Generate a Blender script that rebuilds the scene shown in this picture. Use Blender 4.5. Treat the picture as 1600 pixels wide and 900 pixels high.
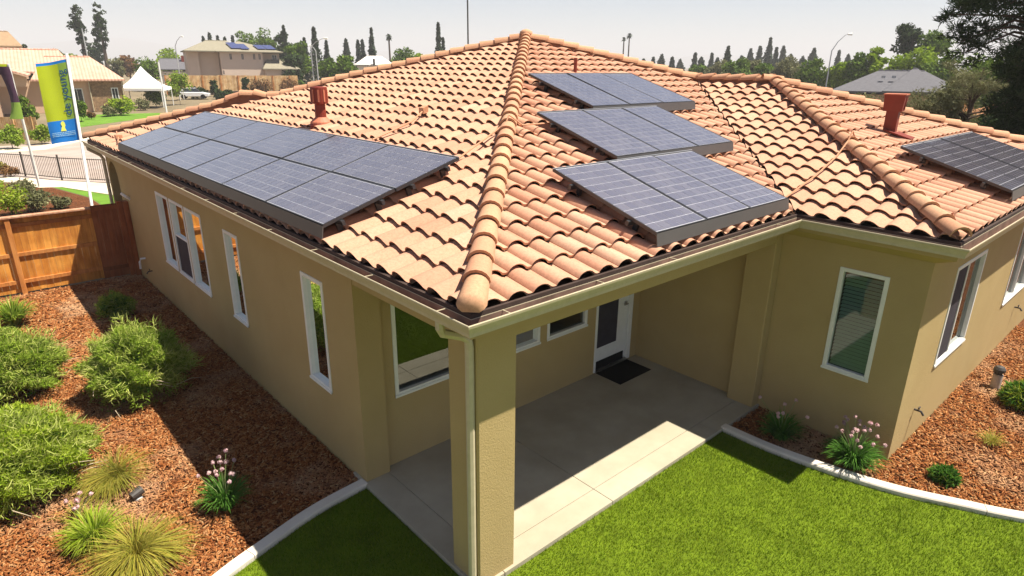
import bpy, bmesh, math, random
import numpy as np
from mathutils import Vector, Matrix
random.seed(7); RNG = np.random.default_rng(11)
for o in list(bpy.data.objects): bpy.data.objects.remove(o)
SC = bpy.context.scene; COL = SC.collection
rad = math.radians

# ------------------------------------------------------------------ camera, sky, sun, exposure
CAM = np.array([-2.8156, -3.6398, 5.0944]); YAW, PIT, ROL, FPX = .8387, .339, .0099, 987.0
_fw = np.array([math.cos(YAW)*math.cos(PIT), math.sin(YAW)*math.cos(PIT), -math.sin(PIT)])
_r0 = np.array([math.sin(YAW), -math.cos(YAW), 0.0]); _u0 = np.cross(_r0, _fw)
_rt = math.cos(ROL)*_r0+math.sin(ROL)*_u0; _up = -math.sin(ROL)*_r0+math.cos(ROL)*_u0
cd = bpy.data.cameras.new('camera'); cam = bpy.data.objects.new('camera', cd); COL.objects.link(cam)
cd.sensor_width = 36; cd.lens = FPX/1600*36; cd.clip_start = .05; cd.clip_end = 20000
M = Matrix.Identity(4)
for i in range(3):
    M[i][0] = _rt[i]; M[i][1] = _up[i]; M[i][2] = -_fw[i]; M[i][3] = CAM[i]
cam.matrix_world = M; SC.camera = cam

SUN = Vector((.367, -.329, 1.0)).normalized()          # towards the sun
elev = math.asin(SUN.z); azim = math.atan2(SUN.x, SUN.y)
w = bpy.data.worlds.new('World'); SC.world = w; w.use_nodes = True
nt = w.node_tree; nt.nodes.clear()
sky = nt.nodes.new('ShaderNodeTexSky'); sky.sky_type = 'NISHITA'; sky.sun_disc = False
sky.sun_elevation = elev; sky.sun_rotation = azim
sky.altitude = 100; sky.air_density = .8; sky.dust_density = .4; sky.ozone_density = 1.0
bg = nt.nodes.new('ShaderNodeBackground'); bg.inputs[1].default_value = .05
wo = nt.nodes.new('ShaderNodeOutputWorld')
nt.links.new(sky.outputs[0], bg.inputs[0]); nt.links.new(bg.outputs[0], wo.inputs[0])
ld = bpy.data.lights.new('sun', 'SUN'); ld.energy = 5.0; ld.angle = rad(.53); ld.color = (1.0, .93, .79)
sun = bpy.data.objects.new('sun', ld); COL.objects.link(sun)
sun.rotation_euler = SUN.to_track_quat('Z', 'Y').to_euler(); sun.location = (20, -18, 40)
SC.view_settings.view_transform = 'Standard'; SC.view_settings.look = 'None'
SC.view_settings.exposure = 1.2; SC.view_settings.gamma = 1.0; SC.view_settings.use_curve_mapping = False
SC.render.engine = 'CYCLES'

# ------------------------------------------------------------------ helpers
def pt(u, v, D):                      # point seen at photo pixel u,v at forward depth D (metres)
    return CAM+D*(_fw+_rt*(u-800)/FPX+_up*(450-v)/FPX)
def col_at(u, D, z=0.0):              # ground spot in the photo's column u at depth D
    v0, v1 = 60.0, 420.0
    a, b = pt(u, v0, D), pt(u, v1, D)
    t = (a[2]-z)/(a[2]-b[2]); p = a+(b-a)*t
    return np.array([p[0], p[1], z])
def zat(u, v, D): return float(pt(u, v, D)[2])

def tag(o, label=None, cat=None, group=None, kind=None):
    if label: o['label'] = label
    if cat: o['category'] = cat
    if group: o['group'] = group
    if kind: o['kind'] = kind
    return o
def empty(name, loc=(0, 0, 0), rz=0, **k):
    o = bpy.data.objects.new(name, None); COL.objects.link(o); o.location = loc; o.rotation_euler = (0, 0, rz)
    o.empty_display_size = .2
    return tag(o, **k)
def link(name, me, parent=None, loc=(0, 0, 0), **k):
    o = bpy.data.objects.new(name, me); COL.objects.link(o); o.location = loc
    if parent: o.parent = parent
    return tag(o, **k)
def from_np(name, V, F, mat, smooth=False):
    """V (n,3); F (m,k) constant arity numpy or list of lists"""
    me = bpy.data.meshes.new(name)
    if isinstance(F, np.ndarray):
        V = np.ascontiguousarray(V, dtype=np.float32); m, k = F.shape
        me.vertices.add(len(V)); me.vertices.foreach_set('co', V.ravel())
        me.loops.add(m*k); me.loops.foreach_set('vertex_index', F.astype(np.int32).ravel())
        me.polygons.add(m); me.polygons.foreach_set('loop_start', np.arange(0, m*k, k, dtype=np.int32))
        me.polygons.foreach_set('loop_total', np.full(m, k, dtype=np.int32))
        if smooth: me.polygons.foreach_set('use_smooth', np.ones(m, dtype=bool))
        me.update(calc_edges=True); me.validate()
    else:
        me.from_pydata([tuple(map(float, v)) for v in V], [], [tuple(f) for f in F]); me.update()
        if smooth:
            for p in me.polygons: p.use_smooth = True
    if mat: me.materials.append(mat)
    return me

class MB:
    """collects simple solids into one mesh"""
    def __init__(s, org=(0, 0, 0)): s.V = []; s.F = []; s.org = np.array(org, float)
    def add(s, V, F):
        n = len(s.V); s.V += [tuple(np.asarray(v, float)-s.org) for v in V]; s.F += [tuple(n+i for i in f) for f in F]; return s
    def box(s, a, b):
        x0, y0, z0 = np.minimum(a, b); x1, y1, z1 = np.maximum(a, b)
        V = [(x0, y0, z0), (x1, y0, z0), (x1, y1, z0), (x0, y1, z0), (x0, y0, z1), (x1, y0, z1), (x1, y1, z1), (x0, y1, z1)]
        return s.add(V, [(3, 2, 1, 0), (4, 5, 6, 7), (0, 1, 5, 4), (1, 2, 6, 5), (2, 3, 7, 6), (3, 0, 4, 7)])
    def obox(s, c, ax, ay, az):      # centre and three half-vectors
        c, ax, ay, az = [np.array(q, float) for q in (c, ax, ay, az)]
        V = [c+i*ax+j*ay+k*az for k in (-1, 1) for (i, j) in ((-1, -1), (1, -1), (1, 1), (-1, 1))]
        return s.add(V, [(3, 2, 1, 0), (4, 5, 6, 7), (0, 1, 5, 4), (1, 2, 6, 5), (2, 3, 7, 6), (3, 0, 4, 7)])
    def tube(s, pts, r, n=8, cap=True):
        pts = [np.array(p, float) for p in pts]
        rs = r if hasattr(r, '__len__') else [r]*len(pts)
        V = []; F = []
        for i, p in enumerate(pts):
            d = pts[min(i+1, len(pts)-1)]-pts[max(i-1, 0)]; d /= (np.linalg.norm(d)+1e-9)
            a = np.cross(d, (0, 0, 1)) if abs(d[2]) < .95 else np.cross(d, (1, 0, 0))
            a /= np.linalg.norm(a); b = np.cross(d, a)
            for k in range(n):
                t = 2*math.pi*k/n; V.append(p+rs[i]*(math.cos(t)*a+math.sin(t)*b))
        for i in range(len(pts)-1):
            for k in range(n):
                F.append((i*n+k, i*n+(k+1) % n, (i+1)*n+(k+1) % n, (i+1)*n+k))
        if cap: F.append(tuple(range(n-1, -1, -1))); F.append(tuple((len(pts)-1)*n+k for k in range(n)))
        return s.add(V, F)
    def lathe(s, c, prof, n=16, cap=True):    # prof list of (r,z)
        c = np.array(c, float); V = []; F = []
        for r, z in prof:
            for k in range(n):
                t = 2*math.pi*k/n; V.append(c+np.array([r*math.cos(t), r*math.sin(t), z]))
        for i in range(len(prof)-1):
            for k in range(n): F.append((i*n+k, i*n+(k+1) % n, (i+1)*n+(k+1) % n, (i+1)*n+k))
        if cap: F.append(tuple(range(n-1, -1, -1))); F.append(tuple((len(prof)-1)*n+k for k in range(n)))
        return s.add(V, F)
    def prism(s, poly, vec):
        poly = [np.array(p, float) for p in poly]; vec = np.array(vec, float); n = len(poly)
        V = poly+[p+vec for p in poly]
        F = [tuple(range(n-1, -1, -1)), tuple(range(n, 2*n))]+[(i, (i+1) % n, n+(i+1) % n, n+i) for i in range(n)]
        return s.add(V, F)
    def build(s, name, mat, parent=None, smooth=False, bevel=0, **k):
        me = bpy.data.meshes.new(name); me.from_pydata([tuple(map(float, v)) for v in s.V], [], s.F); me.update()
        bm = bmesh.new(); bm.from_mesh(me); bmesh.ops.recalc_face_normals(bm, faces=bm.faces)
        if bevel:
            bmesh.ops.bevel(bm, geom=[e for e in bm.edges if e.is_manifold and e.calc_face_angle(0) > .6], offset=bevel, segments=1, affect='EDGES', clamp_overlap=True)
        bm.to_mesh(me); bm.free()
        if smooth:
            for p in me.polygons: p.use_smooth = True
        me.materials.append(mat)
        return link(name, me, parent, tuple(s.org) if parent is None else (0, 0, 0), **k)

# ------------------------------------------------------------------ materials
class NT:
    def __init__(s, name):
        s.m = bpy.data.materials.new(name); s.m.use_nodes = True; s.t = s.m.node_tree
        s.b = s.t.nodes['Principled BSDF']; s.o = s.t.nodes['Material Output']
    def n(s, typ, **k):
        x = s.t.nodes.new('ShaderNode'+typ)
        for a, v in k.items():
            if isinstance(a, str) and hasattr(x, a): setattr(x, a, v)
        return x
    def l(s, a, b): s.t.links.new(a, b)
    def ramp(s, fac, stops):
        r = s.n('ValToRGB'); el = r.color_ramp.elements
        while len(el) > len(stops): el.remove(el[-1])
        while len(el) < len(stops): el.new(.5)
        for e, (p, c) in zip(el, stops): e.position = p; e.color = (*c, 1)
        s.l(fac, r.inputs[0]); return r.outputs[0]
    def noise(s, scale, detail=4, rough=.6, vec=None):
        x = s.n('TexNoise'); x.inputs['Scale'].default_value = scale; x.inputs['Detail'].default_value = detail; x.inputs['Roughness'].default_value = rough
        if vec is None: vec = s.pos()
        s.l(vec, x.inputs['Vector']); return x.outputs['Fac']
    def pos(s): return s.n('NewGeometry').outputs['Position']
    def objv(s): return s.n('TexCoord').outputs['Object']
    def scaled(s, vec, sc):
        x = s.n('VectorMath', operation='MULTIPLY'); s.l(vec, x.inputs[0]); x.inputs[1].default_value = sc; return x.outputs[0]
    def bump(s, h, strength=.3, dist=.01):
        x = s.n('Bump'); x.inputs['Strength'].default_value = strength; x.inputs['Distance'].default_value = dist
        s.l(h, x.inputs['Height']); s.l(x.outputs[0], s.b.inputs['Normal']); return x
    def mix(s, fac, a, b, mode='MIX'):
        x = s.n('MixRGB', blend_type=mode)
        for i, v in ((0, fac), (1, a), (2, b)):
            if isinstance(v, (int, float)): x.inputs[i].default_value = v
            elif isinstance(v, tuple): x.inputs[i].default_value = (*v, 1)
            else: s.l(v, x.inputs[i])
        return x.outputs[0]
    def rnd(s):                       # one random value per object and per loose piece
        a = s.n('ObjectInfo').outputs['Random']; b = s.n('NewGeometry').outputs['Random Per Island']
        m = s.n('Math', operation='ADD'); s.l(a, m.inputs[0]); s.l(b, m.inputs[1])
        f = s.n('Math', operation='FRACT'); s.l(m.outputs[0], f.inputs[0]); return f.outputs[0]
    def done(s, color, rough=.8, spec=.3, metal=0):
        if isinstance(color, tuple): s.b.inputs['Base Color'].default_value = (*color, 1)
        else: s.l(color, s.b.inputs['Base Color'])
        s.b.inputs['Roughness'].default_value = rough; s.b.inputs['Specular IOR Level'].default_value = spec; s.b.inputs['Metallic'].default_value = metal
        return s.m
def sc3(c, f): return tuple(min(1, x*f) for x in c)
def simple(name, c, rough=.7, spec=.3, var=.18, scale=6, metal=0, bump=0):
    t = NT(name); nz = t.noise(scale); col = t.ramp(nz, [(.25, sc3(c, 1-var)), (.75, sc3(c, 1+var))])
    if bump: t.bump(t.noise(scale*12), bump, .004)
    return t.done(col, rough, spec, metal)
def leafmat(name, stops, trans=.3, rough=.6):
    t = NT(name); c = t.ramp(t.rnd(), [(i/(len(stops)-1), s) for i, s in enumerate(stops)])
    big = t.ramp(t.noise(2.2, 4), [(.3, (.70, .74, .72)), (.7, (1.2, 1.15, 1.1))])
    c = t.mix(1.0, c, big, 'MULTIPLY')
    t.done(c, rough, .06)
    tr = t.n('BsdfTranslucent'); t.l(c, tr.inputs[0]); ms = t.n('MixShader'); ms.inputs[0].default_value = trans
    t.l(t.b.outputs[0], ms.inputs[1]); t.l(tr.outputs[0], ms.inputs[2]); t.l(ms.outputs[0], t.o.inputs[0])
    return t.m

def m_tile(name, stops):
    t = NT(name); c = t.ramp(t.rnd(), stops)
    sp = t.ramp(t.noise(38, 5, .7), [(.3, (.80, .78, .74)), (.6, (1.04, 1.03, 1.0))])
    big = t.ramp(t.noise(.9, 3), [(.3, (.90, .88, .86)), (.7, (1.05, 1.05, 1.03))])
    c = t.mix(1, t.mix(1, c, sp, 'MULTIPLY'), big, 'MULTIPLY')
    t.bump(t.noise(90, 4), .25, .004); return t.done(c, .85, .25)
MT = {}
MT['tile'] = m_tile('roof_tile_clay', [(0, (.49, .268, .182)), (.25, (.51, .29, .20)), (.5, (.52, .31, .218)), (.7, (.50, .275, .19)), (.88, (.46, .228, .155)), (.95, (.50, .278, .19)), (1, (.53, .33, .24))])
MT['hiptile'] = m_tile('hip_tile_clay', [(0, (.48, .265, .165)), (.5, (.53, .305, .19)), (1, (.46, .235, .15))])
MT['hiptile_red'] = m_tile('hip_tile_red_clay', [(0, (.46, .25, .16)), (.5, (.52, .305, .195)), (1, (.43, .225, .14))])
MT['mortar'] = simple('hip_mortar', (.20, .095, .06), .9, .1, .2, 12)
MT['deck'] = simple('roof_underlay', (.035, .022, .016), .9, .1)
def m_stucco():
    t = NT('stucco'); nz = t.noise(1.1, 4)
    c = t.ramp(nz, [(.3, (.375, .275, .125)), (.7, (.415, .31, .148))])
    h = t.noise(46, 6, .7); t.bump(h, .55, .012); return t.done(c, .92, .15)
MT['stucco'] = m_stucco()
def m_cream():
    t = NT('cream_paint'); n1 = t.noise(14, 4); c = t.ramp(n1, [(.3, (.43, .37, .25)), (.7, (.50, .43, .30))])
    return t.done(c, .45, .4)
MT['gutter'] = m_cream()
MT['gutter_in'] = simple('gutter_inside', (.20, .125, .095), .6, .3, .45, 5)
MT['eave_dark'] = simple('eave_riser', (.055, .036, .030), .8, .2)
MT['white'] = simple('white_vinyl', (.70, .70, .67), .45, .4, .05, 8)
def m_glass(name, tint, refl):
    t = NT(name); t.t.nodes.remove(t.b)
    fr = t.n('Fresnel'); fr.inputs['IOR'].default_value = refl
    tr = t.n('BsdfTransparent'); tr.inputs[0].default_value = (*tint, 1)
    gl = t.n('BsdfGlossy'); gl.inputs['Roughness'].default_value = .01; gl.inputs[0].default_value = (.9, .95, .95, 1)
    ms = t.n('MixShader'); t.l(fr.outputs[0], ms.inputs[0]); t.l(tr.outputs[0], ms.inputs[1]); t.l(gl.outputs[0], ms.inputs[2])
    t.l(ms.outputs[0], t.o.inputs[0]); return t.m
MT['glass'] = m_glass('window_glass', (.34, .45, .44), 2.1)
MT['glass_clear'] = m_glass('window_glass_clear', (.62, .80, .72), 1.62)
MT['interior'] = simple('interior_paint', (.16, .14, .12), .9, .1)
MT['blind'] = simple('blind_slat', (.62, .68, .62), .6, .3, .05)
MT['screen'] = simple('insect_screen', (.045, .04, .05), .8, .2)
def m_concrete(name, a, b, sc=1.6):
    t = NT(name); c = t.ramp(t.noise(sc, 6, .65), [(.28, a), (.72, b)])
    st = t.ramp(t.noise(.55, 3), [(.35, (.86, .84, .8)), (.6, (1, 1, 1))]); c = t.mix(1, c, st, 'MULTIPLY')
    t.bump(t.noise(120, 4), .25, .002); return t.done(c, .85, .25)
MT['concrete'] = m_concrete('patio_concrete', (.35, .31, .235), (.44, .395, .305))
MT['curb'] = m_concrete('curb_concrete', (.58, .53, .46), (.70, .65, .57))
MT['drive'] = m_concrete('driveway_concrete', (.34, .27, .24), (.40, .33, .29), .5)
MT['walk'] = m_concrete('sidewalk_concrete', (.58, .50, .38), (.68, .60, .47), .7)
MT['black'] = simple('black_rubber', (.012, .011, .011), .8, .2)
MT['mat'] = simple('door_mat_fibre', (.011, .010, .009), .95, .1, .3, 60, bump=.4)
MT['metal'] = simple('brushed_nickel', (.42, .40, .36), .35, .5, .1, 20, .9)
MT['vent'] = simple('terracotta_paint', (.18, .024, .012), .55, .35, .14, 7)
MT['vent_top'] = simple('terracotta_paint_pale', (.46, .15, .085), .6, .3, .12, 9)  # paler terracotta for lid, louvers and round flashing
MT['conduit'] = simple('conduit_paint', (.50, .25, .14), .5, .35, .15, 9)
MT['bark'] = simple('tree_bark', (.085, .06, .045), .9, .15, .35, 9)
MT['pole_white'] = simple('white_pole_paint', (.74, .74, .72), .35, .5, .04)
MT['pole_grey'] = simple('galvanised_pole', (.40, .41, .42), .45, .4, .1)
MT['iron'] = simple('black_iron', (.05, .042, .038), .5, .4)

def m_mulch():
    t = NT('mulch_ground'); n1 = t.noise(3, 4)
    st = t.n('TexVoronoi'); st.inputs['Scale'].default_value = 26; t.l(t.scaled(t.pos(), (1, 1, 1)), st.inputs['Vector'])
    c = t.ramp(st.outputs['Color'], [(0, (.05, .018, .008)), (.45, (.12, .045, .018)), (1, (.18, .075, .032))])
    c = t.mix(1, c, t.ramp(n1, [(.3, (.75, .72, .7)), (.7, (1.15, 1.1, 1.1))]), 'MULTIPLY')
    t.bump(st.outputs['Distance'], .8, .03); return t.done(c, .95, .1)
MT['mulch'] = m_mulch()
MT['chip'] = leafmat('wood_chips', [(.09, .028, .011), (.20, .066, .024), (.27, .10, .038), (.36, .165, .07), (.15, .046, .017), (.44, .26, .14)], 0, .9)
def m_chip():
    t = NT('bark_chips'); c = t.ramp(t.rnd(), [(0, (.10, .030, .010)), (.2, (.22, .072, .022)), (.4, (.30, .11, .036)), (.6, (.40, .18, .066)), (.8, (.16, .048, .015)), (1, (.48, .28, .13))])
    pale = t.mix(.75, c, (.50, .34, .21)); f = t.ramp(t.noise(.55, 3), [(.50, (0, 0, 0)), (.68, (.75, .75, .75))]); c = t.mix(f, c, pale); return t.done(c, .9, .06)
MT['chip'] = m_chip()
MT['soil_lawn'] = simple('lawn_thatch', (.10, .145, .008), .95, .1, .3, 3)
MT['grass'] = leafmat('lawn_grass', [(.056, .125, .002), (.092, .18, .004), (.14, .225, .007), (.23, .265, .022), (.07, .15, .002)], .35, .5)
MT['ground'] = simple('dry_ground', (.19, .15, .095), .95, .1, .3, .08)
MT['grass_far'] = simple('far_lawn', (.11, .21, .025), .95, .1, .25, .6)

def m_wood(name, a, b, sc):
    t = NT(name); v = t.scaled(t.pos(), (14, 14, 1.1)); g = t.noise(1.0, 6, .65, v)
    c0 = t.ramp(t.rnd(), [(0, a), (.5, b), (1, sc3(a, .78))])
    c = t.mix(1, c0, t.ramp(g, [(.3, (.66, .58, .5)), (.62, (1.1, 1.08, 1.05))]), 'MULTIPLY')
    c = t.mix(1, c, t.ramp(t.noise(1.6, 3), [(.35, (.78, .62, .5)), (.6, (1.05, 1.05, 1.05))]), 'MULTIPLY')
    t.bump(g, .3, .005); return t.done(c, .75, .25)
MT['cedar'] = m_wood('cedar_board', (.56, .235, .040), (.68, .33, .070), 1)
MT['cedar_rail'] = m_wood('cedar_rail', (.48, .19, .05), (.56, .25, .075), 1)
MT['cedar_cap'] = m_wood('weathered_cedar_cap', (.50, .31, .22), (.56, .36, .26), 1)
MT['cedar_dark'] = m_wood('shaded_gate_board', (.26, .085, .03), (.31, .11, .04), 1)  # gate cedar darkened so its colour carries the shade near the wall
MT['cedar_far'] = m_wood('far_fence_board', (.70, .50, .26), (.78, .58, .32), 1)

# ------------------------------------------------------------------ dimensions of the house
HG = 3.15; A = 8.1335; YL = 2*A; XI = 5.7424; WY = 1.9474; B = (YL-XI)/2; OV = .394; P = .3122
Y1 = 2.696; YB = 2.805; XW = 6.10; XE = YL
EZ = HG+.06                                   # tile crest plane at the gutter line

# ------------------------------------------------------------------ ground and yard
gs = 8990.0
me = from_np('ground', np.array([(-gs, -gs, -.12), (gs, -gs, -.12), (gs, gs, -.12), (-gs, gs, -.12)]), np.array([[0, 1, 2, 3]]), MT['ground'])
link('ground', me, kind='structure')
def sheet(name, poly, z, mat, **k):
    me = bpy.data.meshes.new(name); me.from_pydata([(x, y, z) for x, y in poly], [], [tuple(range(len(poly)))]); me.update()
    me.materials.append(mat)
    bm = bmesh.new(); bm.from_mesh(me)
    if bm.faces and list(bm.faces)[0].normal.z < 0: bmesh.ops.reverse_faces(bm, faces=bm.faces)
    bmesh.ops.triangulate(bm, faces=bm.faces); bm.to_mesh(me); bm.free()
    return link(name, me, **k)
CURB_R = [(5.12, .40), (5.13, -.30), (5.21, -.87), (5.33, -1.45), (5.49, -1.95), (5.75, -2.50), (6.06, -3.10), (6.9, -4.4), (8.2, -5.9), (10.5, -7.8)]
CURB_L = [(.38, 2.73), (-.35, 2.655), (-1.02, 2.475), (-1.60, 2.29), (-2.5, 1.88), (-3.6, 1.15), (-5.2, -.3), (-7.0, -2.6)]
def smooth_path(P0, n=6):
    P0 = [np.array(p, float) for p in P0]; out = []
    for i in range(len(P0)-1):
        a = P0[max(i-1, 0)]; b = P0[i]; c = P0[i+1]; e = P0[min(i+2, len(P0)-1)]
        for k in range(n):
            t = k/n; out.append(.5*((2*b)+(-a+c)*t+(2*a-5*b+4*c-e)*t*t+(-a+3*b-3*c+e)*t**3))
    out.append(P0[-1]); return out
CR = smooth_path(CURB_R); CL = smooth_path(CURB_L)
sheet('mulch_bed', [(-30, -30), (40, -30), (40, 14.36), (-30, 14.36)], -.075, MT['mulch'], kind='structure')
lawn_poly = [tuple(p) for p in CR]+[(10.5, -22), (-14, -22), (-14, -6)]+[tuple(p) for p in CL[::-1]]+[(.38, .38)]
sheet('lawn', lawn_poly, -.06, MT['soil_lawn'], kind='structure')
def in_poly(pts, poly):
    x, y = pts[:, 0], pts[:, 1]; ins = np.zeros(len(pts), bool); n = len(poly); j = n-1
    for i in range(n):
        xi, yi = poly[i]; xj, yj = poly[j]
        c = ((yi > y) != (yj > y)) & (x < (xj-xi)*(y-yi)/(yj-yi+1e-12)+xi); ins ^= c; j = i
    return ins
def seen(pts, m=90):                 # keeps what lies in or near the view
    d = pts-CAM; z = d@_fw; u = 800+FPX*(d@_rt)/z; v = 450-FPX*(d@_up)/z
    return (z > .3) & (u > -m) & (u < 1600+m) & (v > -m) & (v < 900+m)

def curb(path, label):
    n = len(path); P0 = np.array(path); T = np.gradient(P0, axis=0); T /= np.linalg.norm(T, axis=1)[:, None]; N = np.c_[-T[:, 1], T[:, 0]]
    L = np.r_[0, np.cumsum(np.linalg.norm(np.diff(P0, axis=0), axis=1))]
    root = empty('concrete_curb', (P0[0][0], P0[0][1], -.06), label=label, cat='curb', group='concrete mow curbs round the lawn')
    org = np.array([P0[0][0], P0[0][1], -.06])
    prof = [(-.075, -.1), (-.075, .035), (-.062, .052), (.062, .052), (.075, .035), (.075, -.1)]
    i = 0
    while i < n-1:
        j = i
        while j < n-1 and L[j]-L[i] < 1.6: j += 1
        V = []; F = []
        for q in range(i, j+1):
            c = P0[q]+(T[q]*.004 if q == i else (-T[q]*.004 if q == j else 0))
            for (o, z) in prof: V.append((c[0]+N[q][0]*o-org[0], c[1]+N[q][1]*o-org[1], z+.02))
        m = len(prof); k = j-i+1
        for q in range(k-1):
            for s in range(m): F.append((q*m+s, q*m+(s+1) % m, (q+1)*m+(s+1) % m, (q+1)*m+s))
        F += [tuple(range(m-1, -1, -1)), tuple((k-1)*m+s for s in range(m))]
        mb = MB(); mb.V = V; mb.F = F; mb.build('curb_section', MT['curb'], root); i = j
curb(CR, 'curved pale concrete curb between lawn and bark bed right of patio')
curb(CL, 'pale concrete curb between lawn and mulch bed left of patio')

# patio slab pieces
pat = empty('patio', (0, 0, 0), kind='structure')
g = .006
for (x0, y0, x1, y1) in [(.36, .36, .72-g, .68-g), (.72, .36, 2.5-g, .68-g), (2.5, .36, 4.9-g, .68-g), (4.9, .36, 6.2, .68-g), (.36, .68, .72-g, 3.0),
                         (.72, .68, 2.5-g, 3.0), (2.5, .68, 6.2, 3.0)]:
    MB().box((x0, y0, -.14), (x1, y1, 0)).build('slab', MT['concrete'], pat, bevel=.004)
MB().box((.38, .38, -.15), (6.15, 2.95, -.02)).build('joint_filler', MT['deck'], pat)

# ------------------------------------------------------------------ the house
H = empty('house', (0, 0, 0), label='tan stucco single storey house with clay tile hip roof and corner patio', cat='house')
def wallpanel(axis, c, lo, hi, z0, z1, holes, inward, th=.14, mat=None, name='wall'):
    """axis 'x': wall in plane x=c running along y; inward +1/-1 along the axis; holes (a0,a1,z0,z1)"""
    us = sorted(set([lo, hi]+[h[0] for h in holes]+[h[1] for h in holes])); zs = sorted(set([z0, z1]+[h[2] for h in holes]+[h[3] for h in holes]))
    mb = MB()
    def p(u, z, d): return (c+inward*d, u, z) if axis == 'x' else (u, c+inward*d, z)
    for i in range(len(us)-1):
        for j in range(len(zs)-1):
            um, zm = (us[i]+us[i+1])/2, (zs[j]+zs[j+1])/2
            if any(h[0] < um < h[1] and h[2] < zm < h[3] for h in holes): continue
            for d in (0, th):
                mb.add([p(us[i], zs[j], d), p(us[i+1], zs[j], d), p(us[i+1], zs[j+1], d), p(us[i], zs[j+1], d)], [(0, 1, 2, 3)])
    rects = [(lo, hi, z0, z1)]+list(holes)
    for (a, b, e, f) in rects:
        for (q, r) in (((a, e), (b, e)), ((b, e), (b, f)), ((b, f), (a, f)), ((a, f), (a, e))):
            mb.add([p(*q, 0), p(*r, 0), p(*r, th), p(*q, th)], [(0, 1, 2, 3)])
    me = bpy.data.meshes.new(name); me.from_pydata(mb.V, [], mb.F); me.update()
    bm = bmesh.new(); bm.from_mesh(me); bmesh.ops.remove_doubles(bm, verts=bm.verts, dist=1e-4); bmesh.ops.recalc_face_normals(bm, faces=bm.faces); bm.to_mesh(me); bm.free()
    me.materials.append(mat or MT['stucco']); return link(name, me, H)
def window(axis, c, a0, a1, z0, z1, inward, split=None, hsplit=None, blind=False, screen=None, label=None):
    root = empty('window', (0, 0, 0)); root.parent = H
    if label: root['label'] = label
    def bx(mb, u0, u1, d0, d1, w0, w1):
        if axis == 'x': mb.box((c+inward*d0, u0, w0), (c+inward*d1, u1, w1))
        else: mb.box((u0, c+inward*d0, w0), (u1, c+inward*d1, w1))
    f = .045; mb = MB()
    # frame sits 1 cm proud of the stucco
    bx(mb, a0-.012, a0+f, -.012, .07, z0-.012, z1+.012); bx(mb, a1-f, a1+.012, -.012, .07, z0-.012, z1+.012)
    bx(mb, a0+f, a1-f, -.012, .07, z1-f, z1+.012); bx(mb, a0+f, a1-f, -.012, .07, z0-.012, z0+f)
    if split:
        bx(mb, split-.022, split+.022, 0, .066, z0+f, z1-f)
    if hsplit: bx(mb, a0+f, a1-f, .002, .066, hsplit-.018, hsplit+.018)
    mb.build('frame', MT['white'], root, bevel=.004)
    mb = MB(); bx(mb, a0-.02, a1+.02, -.026, -.0125, z0-.022, z0+.014); mb.build('sill', MT['white'], root, bevel=.003)
    panes = [(a0+f, a1-f)] if not split else [(a0+f, split-.022), (split+.022, a1-f)]
    zz = [(z0+f, z1-f)] if not hsplit else [(z0+f, hsplit-.018), (hsplit+.018, z1-f)]
    for (p0, p1) in panes:
        for (q0, q1) in zz:
            mb = MB()
            V = [(c+inward*.045, p0, q0), (c+inward*.045, p1, q0), (c+inward*.045, p1, q1), (c+inward*.045, p0, q1)] if axis == 'x' else \
                [(p0, c+inward*.045, q0), (p1, c+inward*.045, q0), (p1, c+inward*.045, q1), (p0, c+inward*.045, q1)]
            mb.add(V, [(0, 1, 2, 3)]); mb.build('pane', MT['glass_clear' if blind else 'glass'], root)
    if screen:
        (s0, s1, w0, w1) = screen; mb = MB(); bx(mb, s0, s1, .012, .02, w0, w1); mb.build('insect_screen', MT['screen'], root)
    if blind:
        n = int((z1-z0-.1)/.055)
        for i in range(n):
            zc = z0+.06+i*.055; mb = MB()
            u0, u1 = a0+f+.005, a1-f-.005
            if axis == 'x': mb.add([(c+inward*.085, u0, zc-.014), (c+inward*.085, u1, zc-.014), (c+inward*.135, u1, zc+.016), (c+inward*.135, u0, zc+.016)], [(0, 1, 2, 3)])
            else: mb.add([(u0, c+inward*.10, zc-.018), (u1, c+inward*.10, zc-.018), (u1, c+inward*.135, zc+.026), (u0, c+inward*.135, zc+.026)], [(0, 1, 2, 3)])
            mb.build('blind_slat', MT['blind'], root)
    return root
ZT = 2.93; ZG = -.12
LW = [(8.25, 9.18, 1.0, 2.52), (9.28, 10.19, 1.0, 2.52), (10.31, 11.18, 1.0, 2.52), (6.44, 7.06, .98, 2.5), (3.48, 4.09, .98, 2.51)]
wallpanel('x', OV, YB+.14, 14.45, ZG, ZT, LW, 1)
for i, h in enumerate(LW):
    window('x', OV, *h, 1, hsplit=1.80 if i == 1 else None, screen=(h[0]+.045, h[1]-.045, h[2]+.045, 1.78) if i == 1 else None)
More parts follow.
